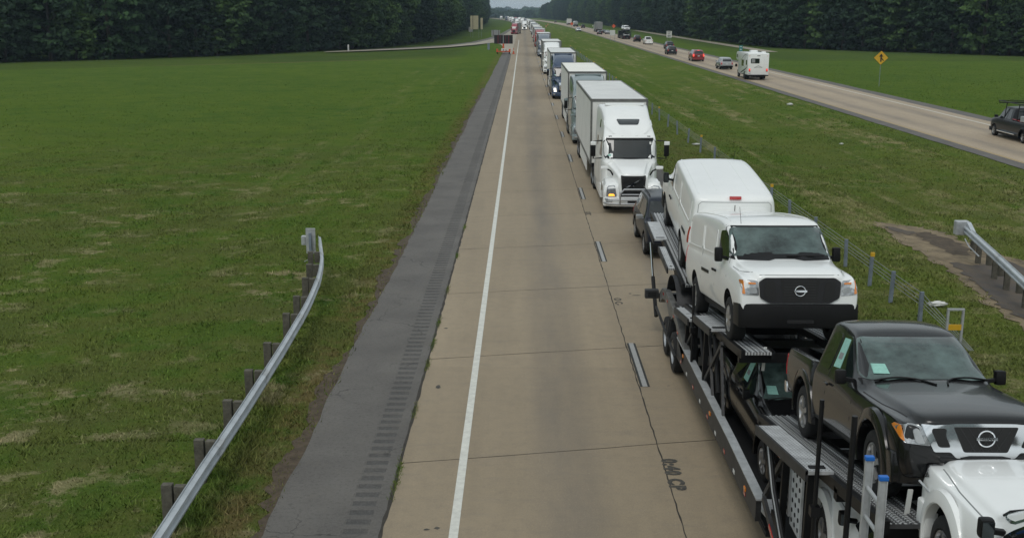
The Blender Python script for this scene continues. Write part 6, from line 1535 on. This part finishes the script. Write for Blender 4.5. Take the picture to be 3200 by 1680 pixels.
def w_beam(name, label, pts, side, posts_at, end='plate', zt=.76):
    """corrugated steel guardrail along pts [(x,y)], posts on the side given"""
    e = empty(name, label, 'guardrail', (pts[0][0], pts[0][1], 0)); o = Vector((pts[0][0], pts[0][1], 0))
    prof = [(0, 0), (.0, -.03), (.075, -.055), (.085, -.10), (.02, -.135), (.0, -.155), (.02, -.175), (.085, -.21), (.075, -.255), (0, -.28), (0, -.31)]
    P = []; 
    for i in range(len(pts) - 1):                                  # densify
        for k in range(6): P.append((pts[i][0] + (pts[i + 1][0] - pts[i][0]) * k / 6, pts[i][1] + (pts[i + 1][1] - pts[i][1]) * k / 6))
    P.append(pts[-1])
    for _ in range(3): P = [P[0]] + [((P[i - 1][0] + 2 * P[i][0] + P[i + 1][0]) / 4, (P[i - 1][1] + 2 * P[i][1] + P[i + 1][1]) / 4) for i in range(1, len(P) - 1)] + [P[-1]]
    V = []; F = []; m = len(prof)
    for i, p in enumerate(P):
        a = Vector(P[max(0, i - 1)]); b = Vector(P[min(len(P) - 1, i + 1)]); d = (b - a).normalized(); n = Vector((d.y, -d.x)) * side
        g = max(gz(p[0], p[1]), -.12)
        for u, z in prof: V.append((p[0] + n.x * u - o.x, p[1] + n.y * u - o.y, zt + g + z))
        for u, z in prof[::-1]: V.append((p[0] + n.x * (u - .010) - o.x, p[1] + n.y * (u - .010) - o.y, zt + g + z + (.012 if z > -.05 else 0)))
        if i:
            for q in range(2 * m): F.append(((i - 1) * 2 * m + q, (i - 1) * 2 * m + (q + 1) % (2 * m), i * 2 * m + (q + 1) % (2 * m), i * 2 * m + q))
    me = bpy.data.meshes.new('rail'); me.from_pydata(V, [], F); bm = bmesh.new(); bm.from_mesh(me); bmesh.ops.recalc_face_normals(bm, faces=bm.faces); bm.to_mesh(me); bm.free(); me.materials.append(M['galv']); auto_smooth(me, R(25)); new_obj('rail', me, e)
    for (y, tilt) in posts_at:
        j = min(range(len(P)), key=lambda q: abs(P[q][1] - y)); p = P[j]; a = Vector(P[max(0, j - 1)]); b = Vector(P[min(len(P) - 1, j + 1)]); d = (b - a).normalized(); n = Vector((d.y, -d.x)) * side; rz = math.atan2(d.y, d.x)
        g = gz(p[0], p[1])
        q = .088; mb = MB(); mb.cyl((p[0] + n.x * .0 - o.x, p[1] + n.y * .0 - o.y, zt + g - .155), (p[0] + n.x * .03 - o.x, p[1] + n.y * .03 - o.y, zt + g - .155), .022, 8); mb.build('rail_bolt', M['alu'], e)
        if len(posts_at) and posts_at.index((y, tilt)) % 2 == 0 and 1 < j < len(P) - 2:
            V2_ = []; F2_ = []
            for i2, sg in enumerate((-.17, .17)):
                for u, z in prof: V2_.append((p[0] + d.x * sg + n.x * (u + .007) - o.x, p[1] + d.y * sg + n.y * (u + .007) - o.y, zt + max(g, -.12) + z + .006 * (1 if z > -.05 else 0)))
            for q2 in range(len(prof) - 1): F2_.append((q2, q2 + 1, len(prof) + q2 + 1, len(prof) + q2))
            mb = MB(); mb.add(V2_, F2_); mb.build('rail_splice', M['alu'], e)
        mb = MB(); mb.box((p[0] - n.x * .31 - o.x, p[1] - n.y * .31 - o.y, g + .38), (.13, .17, .82), (0, tilt, rz)); po = mb.build('post', M['wood'], e, bevel=.012)
        mb = MB(); mb.box((p[0] - n.x * .11 - o.x, p[1] - n.y * .11 - o.y, g + .60), (.12, .17, .34), (0, 0, rz)); mb.build('block', M['wood'], e, bevel=.012)
    return e, P, o
random.seed(5)
lp = [(-5.0, 6.0), (-5.12, 11.0), (-5.18, 14.5), (-5.24, 17.2), (-5.27, 20.0), (-5.36, 23.8), (-5.5, 27.4), (-5.75, 30.4), (-6.1, 32.8), (-6.75, 35.9)]
gl, P, o = w_beam('guardrail', 'curved steel guardrail on wooden posts at the left verge', lp, 1, [(14.55 + 1.9 * k, random.uniform(-.04, .04)) for k in range(-2, 11)])
mb = MB(); mb.box((-6.93 - o.x, 35.5 - o.y, .62), (.31, .06, .84)); mb.build('end_plate', M['alu'], gl, bevel=.01)
mb = MB(); mb.bb(-6.97 - o.x, -6.89 - o.x, 35.35 - o.y, 35.42 - o.y, -.2, .9); mb.build('end_post', M['galvblue'], gl)
mb = MB(); mb.lathe([(-.1, .12), (.1, .12)], (-7.16 - o.x, 35.7 - o.y, .6), 'z', 14); mb.box((-7.16 - o.x, 35.7 - o.y, .6), (.22, .2, .3)); mb.build('cable_box', M['alu'], gl, bevel=.02)
mb = MB(); mb.cyl((-6.9 - o.x, 35.2 - o.y, .1), (-6.7 - o.x, 33.2 - o.y, .45), .012, 6); mb.build('anchor_cable', M['alu'], gl)
rp = [(12.6, 22.0), (13.45, 28.2), (14.3, 32.6), (15.15, 37.2)]
gr, P, o = w_beam('guardrail', 'straight steel guardrail on wooden posts over bare asphalt in the median', rp, -1, [(36.4 - 1.9 * k, random.uniform(-.05, .05)) for k in range(8)], zt=.98)
mb = MB(); mb.box((15.05 - o.x, 37.35 - o.y, .74), (.44, .30, .48)); mb.build('end_terminal', M['alu'], gr, bevel=.03)
mb = MB(); mb.bar((15.18 - o.x, 37.1 - o.y, .88), (15.0 - o.x, 36.2 - o.y, .72), .14, .22); mb.build('terminal_throat', M['galv'], gr, bevel=.02)
mb = MB(); mb.tube([(14.9 - o.x, 36.6 - o.y, .5), (14.85 - o.x, 36.1 - o.y, .35), (15.0 - o.x, 35.6 - o.y, .12)], .022, 6); mb.build('anchor_strut', M['alu'], gr)
# litter
def sack(name, label, cat, loc, sc, m):
    bm = bmesh.new(); bmesh.ops.create_icosphere(bm, subdivisions=4, radius=1)
    for v in bm.verts:
        k = 1 + .16 * math.sin(v.co.x * 6 + v.co.y * 4) + .12 * math.sin(v.co.y * 9 + v.co.z * 5); v.co = Vector((v.co.x * sc[0] * k, v.co.y * sc[1] * k, v.co.z * sc[2] * k))
    me = bpy.data.meshes.new(name); bm.to_mesh(me); bm.free(); me.materials.append(m); auto_smooth(me, R(60)); o = new_obj(name, me); o.location = loc; return tag(o, label, cat)
sack('litter_bag', 'crumpled white bag lying in the grass behind the end post of the cable barrier', 'litter', (11.55, 29.9, gz(11.5, 29.9) + .09), (.26, .10, .07), M['signwhite'])
sack('litter_bag', 'small white rag on the median near the far carriageway', 'litter', (23.6, 97.5, gz(23.6, 97.5) + .12), (.26, .13, .09), M['signwhite'])
sack('litter_bag', 'pale scrap of litter on the median slope', 'litter', (20.4, 70.3, gz(20.4, 70.3) + .06), (.13, .07, .04), M['signwhite'])
sack('litter_bag', 'white scrap beside the cable barrier post', 'litter', (10.7, 67.5, .05), (.25, .08, .05), M['signwhite'])
# signs
def post_sign(name, label, loc, rz, posts, build):
    e = empty(name, label, 'sign', loc, rz); 
    for x, z in posts:
        mb = MB(); mb.bb(x - .03, x + .03, -.03, .03, -.4, z); mb.build('post', M['galvblue'], e)
    build(e); return e
def diamond(e, zc, r, face, edge, y=-.06):
    mb = MB(); mb.prism([(0, zc - r), (r, zc), (0, zc + r), (-r, zc)], 'y', y - .006, y); b = mb.build('panel_border', edge, e)
    rr = r * .955; mb = MB(); mb.prism([(0, zc - rr), (rr, zc), (0, zc + rr), (-rr, zc)], 'y', y - .010, y - .005); f = mb.build('panel', face, e); return f
def merge(e):
    zc = 3.2; f = diamond(e, zc, .80, M['yellow'], M['signblack'])
    mb = MB(); mb.prism([(-.075, zc - .44), (.075, zc - .44), (.075, zc + .12), (.24, zc + .10), (0, zc + .46), (-.24, zc + .10), (-.075, zc + .12)], 'y', -.074, -.069)
    mb.prism([(.075, zc + .02), (.075, zc - .14), (.24, zc - .36), (.32, zc - .28)], 'y', -.074, -.069); mb.build('merge_arrow', M['signblack'], f)
post_sign('road_sign', 'yellow diamond merge sign standing in the field right of the far carriageway', (40.0, 124.5, -.2), -.30, [(0, 2.6)], merge)
def od(e):
    f = diamond(e, 2.6, .85, M['orangesign'], M['signblack'])
    mb = MB(); mb.bb(-.25, .25, -.075, -.070, 2.45, 2.75); mb.build('sign_legend', mat('faded_sign_legend', (.5, .12, .06), .6), f)
M['orangesign'] = mat('orange_sheeting', (.80, .13, .05), .5, emit=None)
post_sign('road_sign', 'orange diamond roadworks sign right of the far carriageway', (36.9, 452, 0), -.1, [(0, 2)], od)
post_sign('road_sign', 'orange diamond roadworks sign on the left edge of the far carriageway', (24.0, 545, 0), 0, [(0, 2)], od)
def speed(e):
    mb = MB(); mb.bb(-.66, .66, -.06, -.05, 1.9, 3.5); p = mb.build('panel', M['signwhite'], e)
    text_mesh('sign_lettering', 'SPEED', .34, M['signblack'], (0, -.064, 3.25), (R(90), 0, 0), p, offset=.008, extrude=.001)
    text_mesh('sign_lettering', 'LIMIT', .34, M['signblack'], (0, -.064, 2.90), (R(90), 0, 0), p, offset=.008, extrude=.001)
    text_mesh('sign_lettering', '60', .80, M['signblack'], (0, -.064, 2.30), (R(90), 0, 0), p, offset=.02, extrude=.001)
post_sign('road_sign', 'white speed limit 60 sign by the far carriageway', (36.9, 281, -.1), -.08, [(-.45, 2), (.45, 2)], speed)
def exitm(e):
    mb = MB(); mb.bb(-.28, .28, -.06, -.05, .55, 2.55); p = mb.build('panel', M['teal'], e)
    mb = MB()
    for z in (2.25, 1.8, 1.4, .95): mb.bb(-.13, .13, -.066, -.061, z, z + .16)
    mb.build('sign_legend', M['signwhite'], p)
post_sign('mile_marker', 'tall narrow teal marker sign behind the motorhome roof', (37.3, 190.5, -.1), -.1, [(0, 2.4)], exitm)
def back_panel(x0, x1, z0, z1, m, battens=()):
    def f(e):
        mb = MB(); mb.bb(x0, x1, 0, .02, z0, z1); p = mb.build('panel', m, e)
        if battens:
            mb = MB()
            for b in battens: mb.bb(b - .09, b + .09, -.05, 0, z0, z1)
            mb.build('batten', M['wood'], p)
    return f
post_sign('sign_back', 'pale back of a wide white sign on two posts in the median', (25.4, 315, -.05), -.05, [(-.55, 1.8), (.6, 1.8)], back_panel(-.75, .75, 1.7, 3.15, M['signwhite']))
post_sign('sign_back', 'large tan back of a motorway sign at the wood edge left of the road', (-15.4, 372, 0), .02, [(-1.2, 2.5), (.8, 2.5)], back_panel(-1.95, .85, 2.45, 6.9, M['signtan'], (-1.15, .75)))
post_sign('sign_back', 'narrow tan back of a second panel right of the large one', (-13.6, 372.6, 0), .02, [(-.1, 2.5)], back_panel(-.42, .35, 2.45, 6.2, M['signtan']))
post_sign('sign_back', 'small grey square sign back left of the tan panels', (-17.6, 378, 0), .02, [(0, 1.8)], back_panel(-.68, .68, 1.55, 3.2, M['signback']))
post_sign('sign_back', 'grey sign back standing behind the message board', (-8.0, 333, 0), .02, [(-.7, 1.6), (.9, 1.6)], back_panel(-1.3, 1.3, 1.1, 2.85, M['signback'], (-.75, .85)))
post_sign('sign_back', 'slim grey marker panel in the grass left of the message board', (-7.35, 241, 0), .0, [(0, .6)], back_panel(-.24, .24, .1, 1.5, M['galvblue']))
post_sign('marker_post', 'short white marker post at the foot of the left wood', (-37.0, 236, -.2), .0, [(0, 1.0)], back_panel(-.15, .15, .1, 1.5, M['signwhite']))
# message board trailer
mbt = empty('message_board', 'black portable message board on an orange trailer parked on the left shoulder', 'message board', (-3.75, 219, 0))
mb = MB()
mb.bb(-1.83, 1.83, -.12, .06, 1.95, 3.62); pn = mb.build('display_panel', M['signblack'], mbt, bevel=.02)
mb = MB()
for x, w_ in ((-1.05, .07), (-.62, .03), (.42, .03), (1.05, .07)): mb.bb(x - w_, x + w_, -.135, -.121, 1.97, 3.60)
mb.build('panel_stripe', mat('dull_red_stripe', (.16, .01, .02), .6), pn)
mb = MB(); mb.bb(-.09, .05, -.14, -.121, 1.97, 3.6); mb.build('panel_mast_channel', M['signback'], pn)
mb = MB(); mb.bb(-.16, .16, -.2, .12, .5, 1.96); mb.bb(-.30, .30, -.25, .2, .45, .9); mb.build('mast', M['orange'], mbt)
mb = MB(); mb.bb(-1.25, 1.25, -.3, .3, .35, .55); mb.bb(-.3, .3, -1.6, 1.9, .35, .5); mb.bb(-1.4, -1.05, -.55, .3, .35, .95); mb.bb(1.05, 1.4, -.55, .3, .35, .95); mb.build('trailer_frame', M['orange'], mbt, bevel=.03)
mb = MB(); mb.bb(-.42, .42, -.85, -.35, .55, 1.05); bx = mb.build('battery_box', M['signwhite'], mbt, bevel=.05)
mb = MB(); mb.bb(-.12, .12, -.86, -.852, .66, .84); mb.build('box_emblem', M['dark'], bx)
for s in (1, -1): wheel(mbt, s * 1.3, -.1, .33, .2, s, spokes=0, rimr=.18)
cn = empty('traffic_cone', 'tall orange channelizer cone at the edge of the shoulder', 'cone', (-1.75, 219, 0))
mb = MB(); mb.lathe([(0, .0), (0, .16), (.95, .045), (1.05, .045), (1.05, 0)], (0, 0, .06), 'z', 16); mb.build('cone_body', M['orange'], cn, smooth=True)
mb = MB(); mb.bb(-.32, .32, -.32, .32, 0, .07); mb.build('base', M['orange'], cn)
mb = MB(); mb.lathe([(.55, .098), (.72, .077)], (0, 0, .065), 'z', 16); mb.build('reflective_band', M['signwhite'], cn)
# orange drums at the far roadworks
for i, (x, y) in enumerate(((13.5, 640), (17, 750))):
    d = empty('traffic_drum', ['nearer of two orange drums far off on the median', 'farther of two orange drums far off on the median'][i], 'drum', (x, y, gz(x, y)), 0, 'far drums on the median')
    mb = MB(); mb.lathe([(0, 0), (0, .3), (1, .24), (1, 0)], (0, 0, 0), 'z', 12); mb.build('drum_body', M['orange'], d)
    mb = MB(); mb.lathe([(.3, .29), (.5, .28)], (0, 0, 0), 'z', 12); mb.build('reflective_band', M['signwhite'], d)
